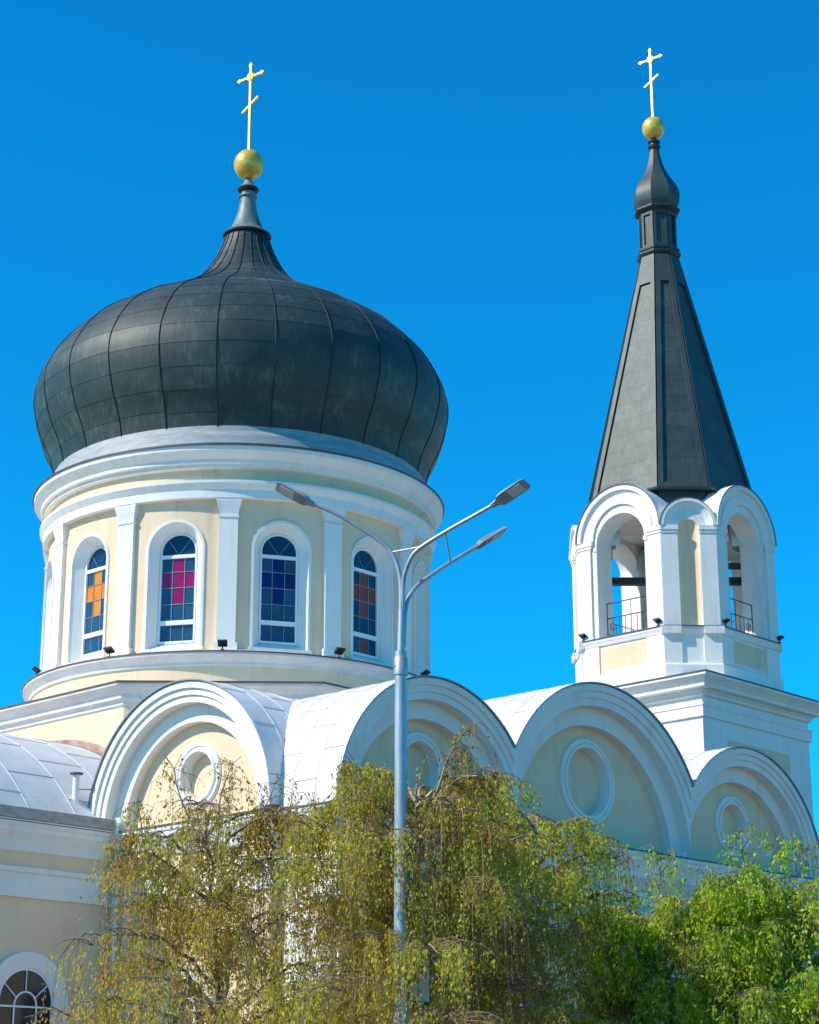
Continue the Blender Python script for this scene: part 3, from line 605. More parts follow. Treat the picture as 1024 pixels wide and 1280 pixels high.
# plinth of the belfry
HB, CB = 3.45, 1.98
BO = octo(HB, CB)
m = MB(); m.sweep(BO, [(.16, 17.9), (.16, 18.50), (.12, 18.56), (.0, 18.60), (0, 19.9)], WHITE)
m.add([(x, y, 20.08) for x, y in BO], [tuple(range(8))], TIN)
m.build('belfry_plinth', tw, smooth=False)
m = MB(); m.sweep(BO, [(-.02, 19.72), (.07, 19.74), (.10, 19.86), (.13, 19.90), (.13, 20.00)], WHITE); m.sweep(BO, [(.13, 20.0), (.17, 20.0), (.17, 20.035), (.1, 20.05), (-.6, 20.10)], [DARKFLASH]*3+[TIN])
m.build('belfry_ledge', tw)
faces = [0, PI/2, PI, -PI/2]
R0, RI, ZS2 = 2.0, 1.17, 24.02
for ang in faces:
    F = frame(ang, HB); m = MB()
    # inset cream panel in plinth
    m.box(F, (-1.15, -.02, 18.75), (1.15, .008, 19.62), CREAM); m.build('plinth_panel', tw, smooth=False)
    for s0, s1 in ((-CB-.03, -1.15), (1.15, CB+.03)):
        m = MB(); m.box(F, (s0, -.03, 18.1), (s1, .06, 19.72), WHITE); m.build('pier_base', tw, smooth=False)
    # arch wall slab with opening
    m = MB(); n = 36; dep = -.95
    def wallpts(d):
        o = [(CB, 20.05)]+[(CB, ZS2)]+[(R0*math.cos(PI*k/n), ZS2+R0*math.sin(PI*k/n)) for k in range(1, n)]+[(-CB, ZS2), (-CB, 20.05)]
        i = [(RI, 20.05)]+[(RI*math.cos(PI*k/n), ZS2-.25+RI*math.sin(PI*k/n)) for k in range(0, n+1)]+[(-RI, 20.05)]
        return [F(a, d, b) for a, b in o], [F(a, d, b) for a, b in i]
    for d in (0, dep):
        o, i = wallpts(d); q = len(o); m.add(o+i, [(k, k+1, q+k+1, q+k) for k in range(q-1)], WHITE)
    o0, i0 = wallpts(0); o1, i1 = wallpts(dep); q = len(o0)
    m.add(i0+i1, [(k, k+1, q+k+1, q+k) for k in range(q-1)], WHITE); m.add(o0+o1, [(k, k+1, q+k+1, q+k) for k in range(q-1)], WHITE)
    m.build('belfry_arch', tw)
    # pilasters and mouldings of the arch
    a = MB()
    for sg in (-1, 1):
        x0, x1 = sorted((sg*1.42, sg*(CB+.02)))
        a.box(F, (x0, -.02, 20.06), (x1, .09, 23.72), WHITE)
        x0, x1 = sorted((sg*1.30, sg*(CB+.06))); a.box(F, (x0, -.3, 23.84), (x1, .15, 24.02), WHITE)
        x0, x1 = sorted((sg*1.36, sg*(CB+.04))); a.box(F, (x0, -.3, 23.72), (x1, .12, 23.84), WHITE)
        x0, x1 = sorted((sg*(RI-.03), sg*1.30)); a.box(F, (x0, -.5, 23.60), (x1, .04, 23.78), WHITE)
    a.ring(F, 0, ZS2, R0+.03, R0-.17, .18, -.3, WHITE, n=48)
    a.ring(F, 0, ZS2, R0-.17, R0-.33, .10, -.3, WHITE, n=48, d1i=.03)
    a.ring(F, 0, ZS2, R0-.33, R0-.40, .03, -.3, WHITE, n=48)
    a.ring(F, 0, ZS2, R0-.40, RI+.10, .09, -.3, WHITE, n=48)
    a.build('arch_moulding', tw)
    # small roof over the arch
    v = MB(); n = 36; V = [F((R0+.06)*math.cos(PI*k/n), d, ZS2+(R0+.06)*math.sin(PI*k/n)) for d in (.22, -2.2) for k in range(n+1)]
    v.add(V, [(k, k+1, n+1+k+1, n+1+k) for k in range(n)], TIN)
    V = [F(rr*math.cos(PI*k/n), .22, ZS2+rr*math.sin(PI*k/n)) for rr in (R0+.06, R0+.02) for k in range(n+1)]; v.add(V, [(k, k+1, n+1+k+1, n+1+k) for k in range(n)], DARKFLASH)
    v.build('arch_roof', tw)
    # railing
    r_ = MB()
    for z, t in ((21.55, .02), (20.95, .02), (20.25, .018)): r_.tube([F(-RI, -.55, z), F(RI, -.55, z)], t, BLACK, 6)
    for i in range(9): x = -RI+.02+i*(2*RI-.04)/8; r_.tube([F(x, -.55, 20.1), F(x, -.55, 20.95 if i % 4 else 21.55)], .014, BLACK, 5)
    for sg in (-1, 1):
        cx = sg*.88
        for rr in (.16, .09): r_.tube([F(cx+rr*math.cos(2*PI*k/14), -.55, 20.6+rr*math.sin(2*PI*k/14)) for k in range(15)], .012, BLACK, 5)
    r_.build('railing', tw)
# diagonal faces
for ang in (PI/4, 3*PI/4, -3*PI/4, -PI/4):
    dist = (HB+CB)/math.sqrt(2); hw = (HB-CB)/math.sqrt(2); F = frame(ang, dist)
    NR = .40
    m = MB(); n = 24
    # slab with niche hole
    zsp = 23.95
    o = [(hw, 20.05), (hw, zsp+.1)]+[(hw*math.cos(PI*k/n), zsp+.1+hw*math.sin(PI*k/n)) for k in range(1, n)]+[(-hw, zsp+.1), (-hw, 20.05)]
    i = [(NR, 20.05)]+[(NR*math.cos(PI*k/n), zsp-.05+NR*math.sin(PI*k/n)) for k in range(0, n+1)]+[(-NR, 20.05)]
    q = len(o); m.add([F(a, 0, b) for a, b in o+i], [(k, k+1, q+k+1, q+k) for k in range(q-1)], WHITE)
    m.build('corner_pier', tw)
    # concave niche
    c = MB(); nn = 14
    prof = [(NR*math.cos(PI*k/nn), -NR*.42*math.sin(PI*k/nn)) for k in range(nn+1)]
    V = [F(a, d, z) for z in (20.05, zsp-.05) for a, d in prof]; q2 = nn+1
    c.add(V, [(k, k+1, q2+k+1, q2+k) for k in range(nn)], CREAM)
    V = []
    for j in range(9):
        ph = PI/2*j/8
        V += [F(a*math.cos(ph), d*math.cos(ph), zsp-.05+NR*math.sin(ph)) for a, d in prof]
    c.add(V, [(j*q2+k, j*q2+k+1, (j+1)*q2+k+1, (j+1)*q2+k) for j in range(8) for k in range(nn)], CREAM)
    c.build('niche', tw)
    a = MB()
    for sg in (-1, 1):
        x0, x1 = sorted((sg*(NR+.03), sg*(hw+.04))); a.box(F, (x0, -.02, 20.06), (x1, .09, 23.72), WHITE)
        x0, x1 = sorted((sg*(NR+.0), sg*(hw+.06))); a.box(F, (x0, -.02, 23.84), (x1, .15, 24.022), WHITE)
        x0, x1 = sorted((sg*(NR+.02), sg*(hw+.05))); a.box(F, (x0, -.02, 23.72), (x1, .12, 23.842), WHITE)
        x0, x1 = sorted((sg*.42, sg*(hw+.07))); a.box(F, (x0, -.03, 18.1), (x1, .062, 19.722), WHITE)
        x0, x1 = sorted((sg*.44, sg*(hw+.17))); a.box(F, (x0, -.03, 19.722), (x1, .19, 20.002), WHITE)
    a.ring(F, 0, 24.02, hw+.04, hw-.08, .18, -.5, WHITE, n=36)
    a.ring(F, 0, 24.02, hw-.08, NR+.06, .12, -.3, WHITE, n=36, d1i=-.12)
    a.ring(F, 0, 24.02, NR+.07, NR-.02, -.04, -.3, WHITE, n=30)
    a.build('corner_moulding', tw)
    v = MB(); V = [F((hw+.07)*math.cos(PI*k/n), d, 24.02+(hw+.07)*math.sin(PI*k/n)) for d in (.20, -1.6) for k in range(n+1)]
    v.add(V, [(k, k+1, n+1+k+1, n+1+k) for k in range(n)], TIN); v.build('arch_roof', tw)
# beams and bell inside
DG = frame(-R(47)-PI/2, 0); m = MB(); m.box(DG, (-2.9, -.16, 22.70), (2.9, .16, 22.98), WOOD); m.build('bell_beam', tw, smooth=False)
m = MB(); m.box(DG, (.3, .5, 23.2), (2.7, .72, 23.42), WOOD); m.build('bell_beam', tw, smooth=False)
m = MB(); m.lathe([(.02, 25.2), (3.0, 25.1)], WHITE, n=24); m.build('belfry_ceiling', tw)
def bell(name, x, y, zt, r):
    b = MB(); b.lathe([(.001, zt), (r*.35, zt-.02), (r*.5, zt-r*.3), (r*.58, zt-r*.9), (r*.75, zt-r*1.35), (r, zt-r*1.75), (r*.97, zt-r*1.8), (r*.8, zt-r*1.7)], BRONZE, c=(x, y), n=28); b.tube([(x, y, zt-.02), (x, y, zt+.25)], .03, BLACK, 6); return b.build(name, tw)
# spire
def spire_pts(h, c, z): return [(x, y, z) for x, y in octo(h, c)]
SH, SC_ = 3.02, 1.62; Z0, Z1 = 25.75, 37.0; TH_, TC_ = .70, .30
def lerp(a, b, t): return a+(b-a)*t
m = MB(); rows = 16; random.seed(5)
for i in range(rows):
    t0, t1 = i/rows, (i+1)/rows
    A = spire_pts(lerp(SH, TH_, t0)+.005, lerp(SC_, TC_, t0)+.002, lerp(Z0, Z1, t0)); B = spire_pts(lerp(SH, TH_, t1), lerp(SC_, TC_, t1), lerp(Z0, Z1, t1))
    for k in range(8):
        m.add([A[k], A[(k+1) % 8], B[(k+1) % 8], B[k]], [(0, 1, 2, 3)], SLATE, random.random())
m.add(spire_pts(SH, SC_, Z0), [tuple(range(8))], SLATEDARK)
SP = m.build('spire', tw, smooth=False)
# raised borders of the eight spire faces
for k in range(8):
    A0, A1 = Vector(spire_pts(SH, SC_, Z0)[k]), Vector(spire_pts(SH, SC_, Z0)[(k+1) % 8]); B0, B1 = Vector(spire_pts(TH_, TC_, Z1)[k]), Vector(spire_pts(TH_, TC_, Z1)[(k+1) % 8])
    nrm = (A1-A0).cross(B0-A0).normalized()
    if nrm.dot(Vector(((A0.x+A1.x)/2, (A0.y+A1.y)/2, 0))) < 0: nrm = -nrm
    m = MB(); e = .085
    def Q(u, v, h):  # u 0..1 across, v along
        a = A0.lerp(B0, v); b = A1.lerp(B1, v); return a.lerp(b, u)+nrm*h
    def strip(u00, u01, u10, u11, v0, v1):
        V = [Q(u00, v0, h) for h in (-.02, e)]+[Q(u01, v0, h) for h in (-.02, e)]+[Q(u11, v1, h) for h in (-.02, e)]+[Q(u10, v1, h) for h in (-.02, e)]
        m.add(V, [(1, 3, 5, 7), (0, 2, 3, 1), (2, 4, 5, 3), (4, 6, 7, 5), (6, 0, 1, 7), (0, 6, 4, 2)], SLATE)
    def uw(v): return .20/((A1-A0).length*(1-v)+(B1-B0).length*v)
    vt = .87; nseg = 4
    for j in range(nseg):
        v0, v1 = vt*j/nseg+.0, vt*(j+1)/nseg
        strip(0, uw(v0), 0, uw(v1), v0, v1); strip(1-uw(v0), 1, 1-uw(v1), 1, v0, v1)
    strip(0, 1, 0, 1, vt, 1.0); strip(uw(0), 1-uw(.02), uw(0), 1-uw(.02), 0.0, .018)
    m.build('face_border', SP, smooth=False)
# eave drip
m = MB(); m.sweep(octo(SH, SC_), [(-.1, Z0-.05), (.10, Z0-.04), (.12, Z0+.03), (.02, Z0+.06)], SLATE); m.sweep(octo(SH-.25, SC_-.1), [(0, 25.25), (0, Z0)], SLATEDARK); m.build('spire_eave', tw)
# lantern above the spire
m = MB(); ph = PI/8
def olathe(mm, prof, mat): mm.lathe(prof, mat, n=8, phase=ph)
q = 1/math.cos(PI/8)
olathe(m, [(.72*q, 36.9), (.84*q, 36.98), (.88*q, 37.06), (.88*q, 37.14), (.80*q, 37.18), (.84*q, 37.24), (.84*q, 37.34), (.70*q, 37.38)], SLATEDARK); m.build('lantern_collar', tw, smooth=False)
m = MB(); olathe(m, [(.68*q, 37.3), (.68*q, 39.2)], SLATE); LN = m.build('lantern', tw, smooth=False)
for k in range(8):
    F = frame(k*PI/4, .68); m = MB(); hw = .68*math.tan(PI/8)
    for a, b in (((-hw, -.01, 37.35), (-hw+.10, .07, 39.1)), ((hw-.10, -.01, 37.35), (hw, .07, 39.1)), ((-hw+.1, -.01, 38.85), (hw-.1, .068, 39.1)), ((-hw+.1, -.01, 37.36), (hw-.1, .068, 37.46))): m.box(F, a, b, SLATE)
    m.build('lantern_border', LN, smooth=False)
m = MB()
olathe(m, [(.70*q, 39.0), (.86*q, 39.06), (.92*q, 39.12), (.92*q, 39.20), (.86*q, 39.26), (.80*q, 39.28)], SLATEDARK)
OP = catmull([(.80, 39.27), (.89, 39.48), (.935, 39.75), (.925, 40.0), (.84, 40.3), (.66, 40.65), (.50, 40.95), (.36, 41.3), (.26, 41.7), (.20, 42.05), (.17, 42.25)], 3)
olathe(m, [(r*q, z) for r, z in OP], SLATE)
m.build('onion_cap', tw, smooth=True, ang=25)
m = MB(); m.lathe([(.15, 42.1), (.24, 42.2), (.28, 42.27), (.28, 42.33), (.22, 42.37), (.20, 42.45), (.26, 42.50), (.27, 42.56), (.2, 42.6), (.12, 42.64), (.10, 42.8)], SLATEDARK, n=24); m.build('spire_neck', tw)
ball((0, 0), .49, 43.22, tw, 1.06)
cross((0, 0), 43.68, 47.15, CA, tw, 1.0)

# ================================================================== FLOODLIGHTS (stand on the ledges)
def floodlight(wloc, yaw, label, tilt=-.5, s=1.0, group=None):
    e = empty('floodlight', wloc, yaw, label=label, cat='floodlight', group=group)
    b = MB(); b.tube([(0, 0, -.02), (0, 0, .10*s)], .02, BLACK, 6); b.tube([(-.02, -.13*s, .20*s), (-.02, -.13*s, .11*s), (-.02, .13*s, .11*s), (-.02, .13*s, .20*s)], .012, BLACK, 6); b.box(ID, (-.05, -.05, -.02), (.05, .05, .01), BLACK)
    b.build('bracket', e)
    T0 = Matrix.Translation((0.02, 0, .20*s)) @ Matrix.Rotation(tilt, 4, 'Y')
    T = lambda x, y, z: tuple(T0 @ Vector((x*s, y*s, z*s)))
    h = MB(); h.box(T, (-.12, -.15, -.03), (.14, .15, .03), BLACK)
    for i in range(5): h.box(T, (-.10+.05*i, -.12, -.055), (-.09+.05*i, .12, -.03), BLACK)
    H = h.build('housing', e, smooth=False)
    l = MB(); l.box(T, (-.09, -.12, .031), (.11, .12, .036), LENS); l.build('lens', H, smooth=False)
    return e
def world(lx, ly, z, c=ORG): return (c[0]+lx*math.cos(TH)-ly*math.sin(TH), c[1]+lx*math.sin(TH)+ly*math.cos(TH), z)
fl = [(-225, 'black floodlight at the far left tip of the drum ledge, half hidden by the curve'), (-198, 'black floodlight on the left of the drum ledge against blue sky'),
      (-166, 'black floodlight on the drum ledge below the orange cross window'), (-135.5, 'small square black floodlight at the foot of the pilaster right of the magenta cross window'),
      (-105, 'black floodlight on the drum ledge beside the rust red cross window'), (-71, 'black floodlight on the drum ledge just right of the street lamp pole')]
for a, lb in fl:
    ar = R(a); p = world(6.36*math.cos(ar), 6.36*math.sin(ar), 14.43); floodlight(p, TH+ar, lb, -.5, .9, 'floodlights around the drum ledge')
fl2 = [(PI, -1.85, 'black floodlight on the bell tower ledge at its left outer corner'), (PI, 1.75, 'black floodlight on the bell tower ledge right of the sunlit arch'),
       (-PI/2, -1.75, 'black floodlight on the bell tower ledge left of the shaded arch'), (-PI/2, 2.0, 'blue black floodlight jutting from the right corner of the bell tower ledge')]
for na, s_, lb in fl2:
    F = frame(na, HB); lp = F(s_, .12, 20.06); floodlight(world(lp[0], lp[1], 20.07, tl_), TH+na, lb, -.35, .95, 'floodlights around the bell tower ledge')

# ================================================================== STREET LAMP
X0, Y0 = -.125, 27.0
lamp = empty('street_lamp', (X0, Y0, .13), 0, label='tall grey steel street lamp with three curved arms in front of the church', cat='street lamp')
def rel(p): return (p[0]-X0, p[1]-Y0, p[2]-.13)
m = MB(); m.lathe([(.20, 0), (.20, .03), (.14, .04), (.13, .5), (.115, .55), (.098, 3.0), (.082, 7.9)], STEEL, n=28)
m.lathe([(.085, 7.55), (.097, 7.56), (.097, 7.80), (.085, 7.82)], STEEL, n=28)
for k in range(4): a = PI/2*k+.5; m.tube([(.09*math.cos(a), .09*math.sin(a), 7.68), (.112*math.cos(a), .112*math.sin(a), 7.68)], .014, GUTTER, 6)
m.tube([rel((X0+.0, Y0, 7.9)), rel((X0+.01, Y0, 8.45)), rel((X0+.01, Y0, 8.62))], [.055, .052, .045], STEEL, 14)
for z in (3.2, 5.2): m.lathe([(.100, z), (.106, z+.01), (.106, z+.05), (.098, z+.06)], STEEL, n=28)
m.build('pole', lamp)
arms = [[(-.128, 27, 8.20), (-.119, 27.0, 8.7), (-.122, 27.0, 8.946), (-.148, 27.0, 9.18), (-.239, 27.0, 9.439), (-.398, 27.0, 9.616), (-.649, 27.0, 9.795), (-.992, 27.0, 10.01), (-1.416, 27.0, 10.214)],
        [(-.10, 27, 8.2), (-.098, 27.0, 8.7), (-.092, 26.98, 8.946), (-.058, 26.9, 9.152), (.044, 26.8, 9.368), (.212, 26.7, 9.491), (.535, 26.5, 9.640), (.865, 26.3, 9.775), (1.193, 26.1, 9.91)],
        [(-.085, 27.02, 8.1), (-.078, 27.0, 8.4), (-.065, 27.03, 8.597), (-.013, 27.1, 8.832), (.123, 27.2, 9.047), (.341, 27.3, 9.239), (.61, 27.5, 9.474), (.965, 27.7, 9.749)]]
heads = [((-1.416, 27.0, 10.202), (-1.889, 27.0, 10.455)), ((1.193, 26.1, 9.91), (1.588, 25.8, 10.101)), ((.965, 27.7, 9.749), (1.403, 28.0, 10.094))]
def lamphead(a, b, parent):
    a = Vector(rel(a)); b = Vector(rel(b)); x = (b-a).normalized(); L = (b-a).length
    y = Vector((0, 0, 1)).cross(x).normalized(); z = x.cross(y); cr_ = R(24)*(1 if x.x < 0 else -1); y, z = y*math.cos(cr_)+z*math.sin(cr_), z*math.cos(cr_)-y*math.sin(cr_)
    # roll the head so that its glass looks down and toward the road
    T = lambda u, v, w_: tuple(a+x*u+y*v+z*w_)
    m = MB(); hw = .105
    sec = [(-.08, .035, .030), (0.02, .045, .035), (.08, hw*.9, .045), (.16, hw, .050), (L-.03, hw, .028), (L+.02, hw*.82, .015)]
    V = []
    for u, wv, hh in sec: V += [T(u, -wv, -hh*.4), T(u, wv, -hh*.4), T(u, wv*.8, hh), T(u, -wv*.8, hh)]
    m.add(V, [(i*4+k, i*4+(k+1) % 4, (i+1)*4+(k+1) % 4, (i+1)*4+k) for i in range(len(sec)-1) for k in range(4)]+[(0, 1, 2, 3), tuple(len(V)-1-k for k in range(4))], LAMPGREY)
    for k in range(4): m.box(T, (.10+.03*k, -hw*.7, -.028), (.112+.03*k, hw*.7, -.018), LAMPGREY)
    H = m.build('lamp_head', parent, smooth=False)
    l = MB(); l.box(T, (L*.48, -hw*.72, -.030), (L*.90, hw*.72, -.016), LENS); l.build('lens', H, smooth=False)
for pts, hd in zip(arms, heads):
    m = MB(); P3 = [Vector(rel(p)) for p in pts]
    sm = []
    for i in range(len(P3)-1):
        p0, p1, p2, p3 = P3[max(i-1, 0)], P3[i], P3[i+1], P3[min(i+2, len(P3)-1)]
        for k in range(5):
            t = k/5; sm.append(.5*((2*p1)+(-p0+p2)*t+(2*p0-5*p1+4*p2-p3)*t*t+(-p0+3*p1-3*p2+p3)*t**3))
    sm.append(P3[-1])
    m.tube(sm, [.036-.010*i/len(sm) for i in range(len(sm))], STEEL, 12); m.build('arm', lamp)
    lamphead(hd[0], hd[1], lamp)
m = MB(); m.tube([rel((-.262, 27, 9.47)), rel((.165, 26.73, 9.47))], .012, STEEL, 8); m.build('brace', lamp)
m = MB(); m.tube([rel((.50, 26.52, 9.63)), rel((.59, 27.48, 9.455))], .014, STEEL, 8); m.build('brace', lamp)
# road sign on the far side of the pole
sg_ = empty('road_sign', (-.0, 27.16, 3.25), R(62), label='white faced road sign seen from its edge behind the street lamp pole', cat='road sign')
m = MB(); m.box(ID, (-.02, -.02, .05), (.50, .02, .62), plain('sign_back', (.03, .05, .10), .5)); m.build('sign_back', sg_, smooth=False)
m = MB(); m.box(ID, (-.015, -.026, .055), (.495, -.0205, .615), WHITE); m.build('sign_face', sg_, smooth=False)
m = MB(); m.tube([(-.10, 0, .16), (.1, .03, .16)], .015, BLACK, 6); m.tube([(-.10, 0, .5), (.1, .03, .5)], .015, BLACK, 6); m.build('bracket', sg_)

# ================================================================== TREES
def leafmat(name, cols, trans=.6):
    m, t, p = nmat(name); gi = N(t, 'ShaderNodeNewGeometry')
    tc = N(t, 'ShaderNodeTexCoord'); n = N(t, 'ShaderNodeTexNoise', Scale=1.1, Detail=3.0); t.links.new(tc.outputs['Object'], n.inputs[0])
    a = N(t, 'ShaderNodeMath', operation='MULTIPLY_ADD'); a.inputs[1].default_value = 2.4; a.inputs[2].default_value = -.95; t.links.new(n.outputs[0], a.inputs[0])
    b = N(t, 'ShaderNodeMath', operation='MULTIPLY_ADD'); b.inputs[1].default_value = .75; t.links.new(gi.outputs['Random Per Island'], b.inputs[0]); t.links.new(a.outputs[0], b.inputs[2])
    r = N(t, 'ShaderNodeValToRGB'); e = r.color_ramp.elements
    e[0].position = 0; e[0].color = (*cols[0], 1); e[1].position = 1; e[1].color = (*cols[-1], 1)
    for i, c in enumerate(cols[1:-1]): x = e.new((i+1)/(len(cols)-1)); x.color = (*c, 1)
    t.links.new(b.outputs[0], r.inputs[0]); t.links.new(r.outputs[0], p.inputs['Base Color']); p.inputs['Roughness'].default_value = .55
    tr = N(t, 'ShaderNodeBsdfTranslucent'); t.links.new(r.outputs[0], tr.inputs[0]); mx = N(t, 'ShaderNodeMixShader'); mx.inputs[0].default_value = trans
    t.links.new(p.outputs[0], mx.inputs[1]); t.links.new(tr.outputs[0], mx.inputs[2]); t.links.new(mx.outputs[0], t.nodes['Material Output'].inputs['Surface'])
    return m
OLIVE = leafmat('olive_birch_leaves', [(.40, .17, .06), (.52, .33, .05), (.52, .48, .04), (.66, .62, .08)])
BROWN = leafmat('russet_birch_leaves', [(.50, .24, .06), (.62, .38, .06), (.60, .50, .05), (.62, .62, .07)])
GREEN = leafmat('fresh_green_leaves', [(.14, .26, .012), (.30, .46, .015), (.48, .62, .03), (.62, .74, .08)])
MIXED = leafmat('yellow_green_leaves', [(.38, .24, .03), (.46, .44, .02), (.52, .60, .04), (.66, .70, .08)])
BARK = noisy('birch_bark', (.10, .085, .075), (.50, .47, .44), 3.5, .8, bump=.4, stretch=(1, 1, 3), lo=.42, hi=.56)
TWIG = noisy('twig_bark', (.16, .10, .06), (.30, .20, .12), 5, .8)
DARKBARK = noisy('dark_birch_bark', (.045, .032, .028), (.17, .13, .11), 4, .8, bump=.4, stretch=(1, 1, 3))
PALETWIG = noisy('pale_branch_bark', (.22, .17, .13), (.42, .36, .30), 5, .8)

def birch(name, base, top, rad, zlow, nleaf, lmat, label, cat='tree', seed=1, leaf=.055, weep=1.0, lean=(0, 0), thin=None, shoots=(), limbs=20, open_=0.0, group=None, bark=None):
    BARK = bark or globals()['BARK']
    rng = np.random.default_rng(seed); rnd = random.Random(seed)
    x0, y0 = base; root = empty(name, (x0, y0, 0), 0, label=label, cat=cat, group=group)
    H = top
    def trunk_at(t):
        return Vector((lean[0]*t+.10*math.sin(3.1*t+seed), lean[1]*t+.08*math.sin(4.0*t+seed*2), H*.93*t))
    tr = MB(); pts = [trunk_at(i/14) for i in range(15)]; tr.tube(pts, [max(.012, .13*(1-i/14.5)) for i in range(15)], BARK, 10)
    twigs = []; br = MB()
    # limbs
    for i in range(limbs):
        t = .28+.66*(i/(limbs-1))**.9; p0 = trunk_at(t); az = i*2.399+rnd.uniform(-.4, .4)
        frac = (t*H*.93-zlow)/(H-zlow)
        reach = rad*(1.0-.62*max(0, frac)**1.5)*rnd.uniform(.72, 1.08)
        d = Vector((math.cos(az), math.sin(az), 0)); n = 9; pl = []
        rise = min(H-p0.z-.15, reach*rnd.uniform(.55, 1.0))
        for k in range(n+1):
            u = k/n; pl.append(p0+d*(reach*u)+Vector((0, 0, rise*(1.65*u-.85*u*u*(1+weep*.35))))+Vector((rnd.uniform(-.05, .05), rnd.uniform(-.05, .05), rnd.uniform(-.03, .03)))*(k > 0))
        br.tube(pl, [max(.006, .05*(1-u/ (n+.6)))*(1.1-t*.5) for u in range(n+1)], BARK if i % 3 == 0 else PALETWIG if i % 3 == 1 else TWIG, 6)
        # side branches then hanging twigs
        for k in range(2, n+1):
            for _ in range(2):
                a2 = az+rnd.choice((-1, 1))*rnd.uniform(.4, 1.3); L = reach*rnd.uniform(.16, .36); q = pl[k]; sp = [q]
                for j in range(1, 5): sp.append(q+Vector((math.cos(a2)*L*j/4, math.sin(a2)*L*j/4, L*(.5*j/4-.45*weep*(j/4)**2+rnd.uniform(-.04, .04)))))
                br.tube(sp, [.012, .010, .008, .006, .004], TWIG, 4, cap=False)
                for j in range(1, 5):
                    for __ in range(2): twigs.append((sp[j], a2))
    starts = []
    for k in range(len(shoots)):
        sx, sy, sz, fx, fy, fz = shoots[k]
        P0 = Vector((sx, sy, sz)); P1 = Vector((fx, fy, fz)); sh = [P0.lerp(P1, u/6)+Vector((.05*math.sin(u+k), 0, 0)) for u in range(7)]
        br.tube(sh, [.022*(1-u/7)+.005 for u in range(7)], PALETWIG, 6)
        for u in range(3, 7):
            for __ in range(6 if u < 6 else 8):
                a2 = rnd.uniform(0, 6.28); L = rnd.uniform(.10, .28); e = sh[u]+Vector((math.cos(a2)*L, math.sin(a2)*L*.6, rnd.uniform(-.1, .25))); br.tube([sh[u], e], .005, TWIG, 4, cap=False); twigs.append((e, a2)); twigs.append((sh[u].lerp(e, .6), a2))
    tr.build('trunk', root)
    # hanging twigs (chains)
    per = []; tw_ = MB(); tot = len(twigs)
    LP_ = []; LD = []
    k_each = max(3, int(nleaf/tot))
    for q, a2 in twigs:
        Lh = rnd.uniform(.25, 1.0)*weep*(.55 if q.z > H*.86 else 1.0)+.12; sx = rnd.uniform(-.16, .16); sy = rnd.uniform(-.16, .16)
        c0 = np.array(q); c1 = c0+np.array([sx+math.cos(a2)*.12, sy+math.sin(a2)*.12, -Lh*.35+.06]); c2 = c0+np.array([sx*1.2+math.cos(a2)*.16, sy*1.2+math.sin(a2)*.16, -Lh])
        if rnd.random() < .5: tw_.tube([c0, (c0+c1)/2+np.array([0, 0, .02]), c1, c2], [.005, .004, .003, .002], TWIG, 3, cap=False)
        u = rng.random(k_each)[:, None]; P = (1-u)**2*c0+2*u*(1-u)*c1+u*u*c2
        LP_.append(P+rng.normal(0, .022+.028*(1-min(1, weep)), P.shape)); LD.append(np.tile(c2-c1, (k_each, 1)))
    br.build('branches', root)
    tw_.build('hanging_twigs', root, merge=False, rec=False)
    P = np.concatenate(LP_); D = np.concatenate(LD)
    # lumpy gaps
    ph = rng.random(6)*6.28
    dens = np.sin(P[:, 0]*2.3+ph[0])*np.sin(P[:, 2]*2.1+ph[1])+.8*np.sin(P[:, 0]*5.1+P[:, 2]*3.7+ph[2])*np.sin(P[:, 1]*3.3+P[:, 2]*4.4+ph[3])
    keep = rng.random(len(P)) < np.clip(.92-open_+.45*dens, .05, 1); P = P[keep]; D = D[keep]
    kt = 1-.40*np.clip((P[:, 2]-H*.80)/(H*.2), 0, 1); keep = (rng.random(len(P)) < kt) & (P[:, 2] > 1.2); P = P[keep]; D = D[keep]
    n_ = len(P); D = D/np.linalg.norm(D, axis=1)[:, None]
    d = D*weep*.9+rng.normal(0, .55, (n_, 3)); d[:, 2] -= .35; d /= np.linalg.norm(d, axis=1)[:, None]
    s = rng.normal(0, 1, (n_, 3)); s -= (s*d).sum(1)[:, None]*d; s /= np.linalg.norm(s, axis=1)[:, None]
    Ls = leaf*rng.uniform(.5, 1.6, (n_, 1)); Ws = Ls*rng.uniform(.18, .34, (n_, 1))
    nn_ = np.cross(d, s)
    V = np.stack([P, P+d*Ls*.45+s*Ws+nn_*Ls*.08, P+d*Ls, P+d*Ls*.45-s*Ws+nn_*Ls*.08], 1).reshape(-1, 3)
    me = bpy.data.meshes.new('foliage'); me.vertices.add(4*n_); me.vertices.foreach_set('co', V.ravel().astype(np.float32))
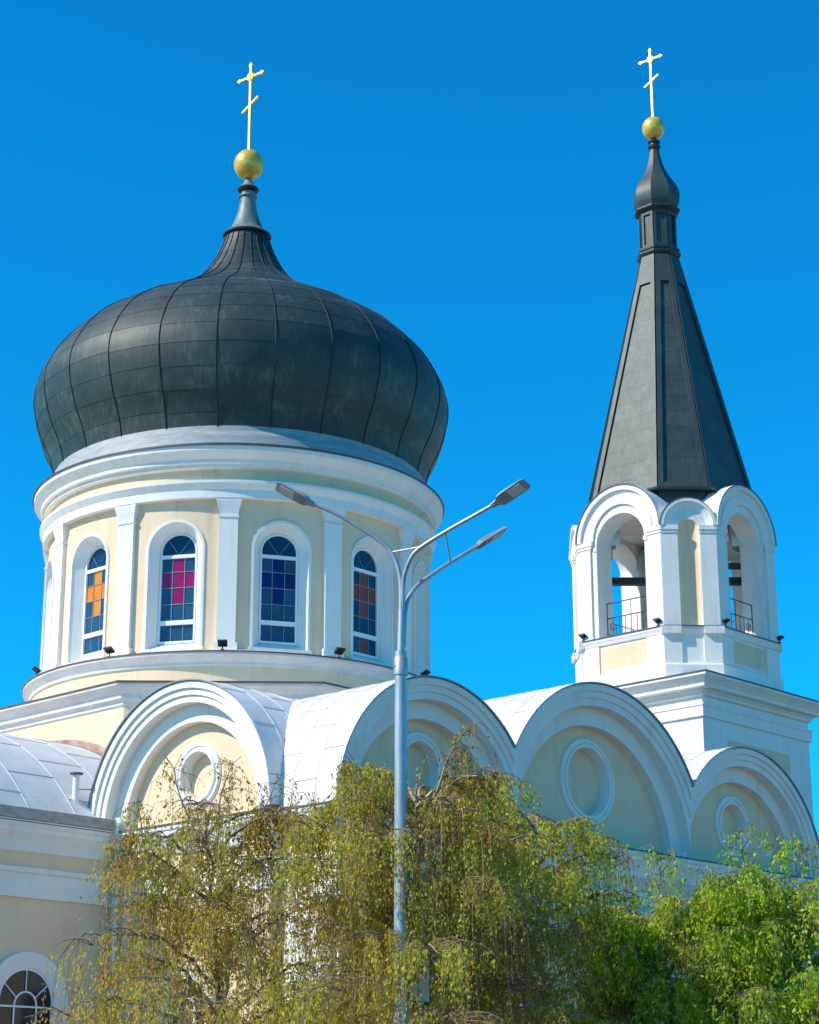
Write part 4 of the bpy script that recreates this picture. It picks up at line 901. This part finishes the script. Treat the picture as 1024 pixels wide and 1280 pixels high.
    me.loops.add(4*n_); me.loops.foreach_set('vertex_index', np.arange(4*n_, dtype=np.int32)); me.polygons.add(n_)
    me.polygons.foreach_set('loop_start', np.arange(0, 4*n_, 4, dtype=np.int32)); me.update(calc_edges=True)
    me.materials.append(lmat); o = bpy.data.objects.new('foliage', me); COL.objects.link(o); o.parent = root
    return root
birch('birch_tree', (-2.35, 31.2), 6.95, 2.6, 1.4, 76000, BROWN, 'thin russet brown weeping birch at the left in front of the sunlit church wall', seed=3, leaf=.052, weep=1.2, lean=(-.85, 0), open_=.28, limbs=30, bark=DARKBARK, shoots=[(-.9, 0, 5.6, -1.35, -.2, 7.1), (-.75, 0, 5.8, -.5, 0, 7.2), (-1.5, 0, 5.0, -2.0, 0, 6.6), (-.5, 0, 5.4, .2, 0, 6.9)])
birch('birch_tree', (.0, 28.15), 7.0, 2.4, 1.4, 140000, OLIVE, 'dense olive brown weeping birch wrapped round the street lamp pole', seed=8, leaf=.048, weep=1.1, lean=(.2, 0), open_=.20, limbs=44, shoots=[(.15, 0, 5.9, .75, -.3, 7.0), (-.5, 0, 5.4, -.75, -.2, 6.55), (-1.2, 0, 5.0, -1.4, 0, 6.0)])
birch('birch_tree', (1.85, 31.0), 6.95, 1.8, 1.4, 72000, MIXED, 'yellow olive birch between the dense brown birch and the fresh green trees', seed=14, leaf=.052, weep=1.0, lean=(.25, 0), open_=.26, limbs=34)
birch('young_tree', (3.9, 30.2), 5.2, 1.75, .8, 80000, GREEN, 'fresh green young tree with one pale bare leader shoot, below the second arched gable', seed=21, leaf=.060, weep=.7, open_=.20, limbs=32, shoots=[(-.05, 0, 4.2, -.1, 0, 5.55), (.5, 0, 4.2, .6, 0, 5.2)])
birch('young_tree', (5.5, 29.2), 5.5, 1.85, .8, 100000, GREEN, 'bright green young tree at the right edge with leafy shoots above its crown', seed=33, leaf=.062, weep=.7, open_=.18, limbs=34, shoots=[(-.5, 0, 4.1, -.62, 0, 5.85), (.3, 0, 4.3, .12, 0, 5.6), (-1.0, 0, 4.0, -1.15, 0, 5.1)])
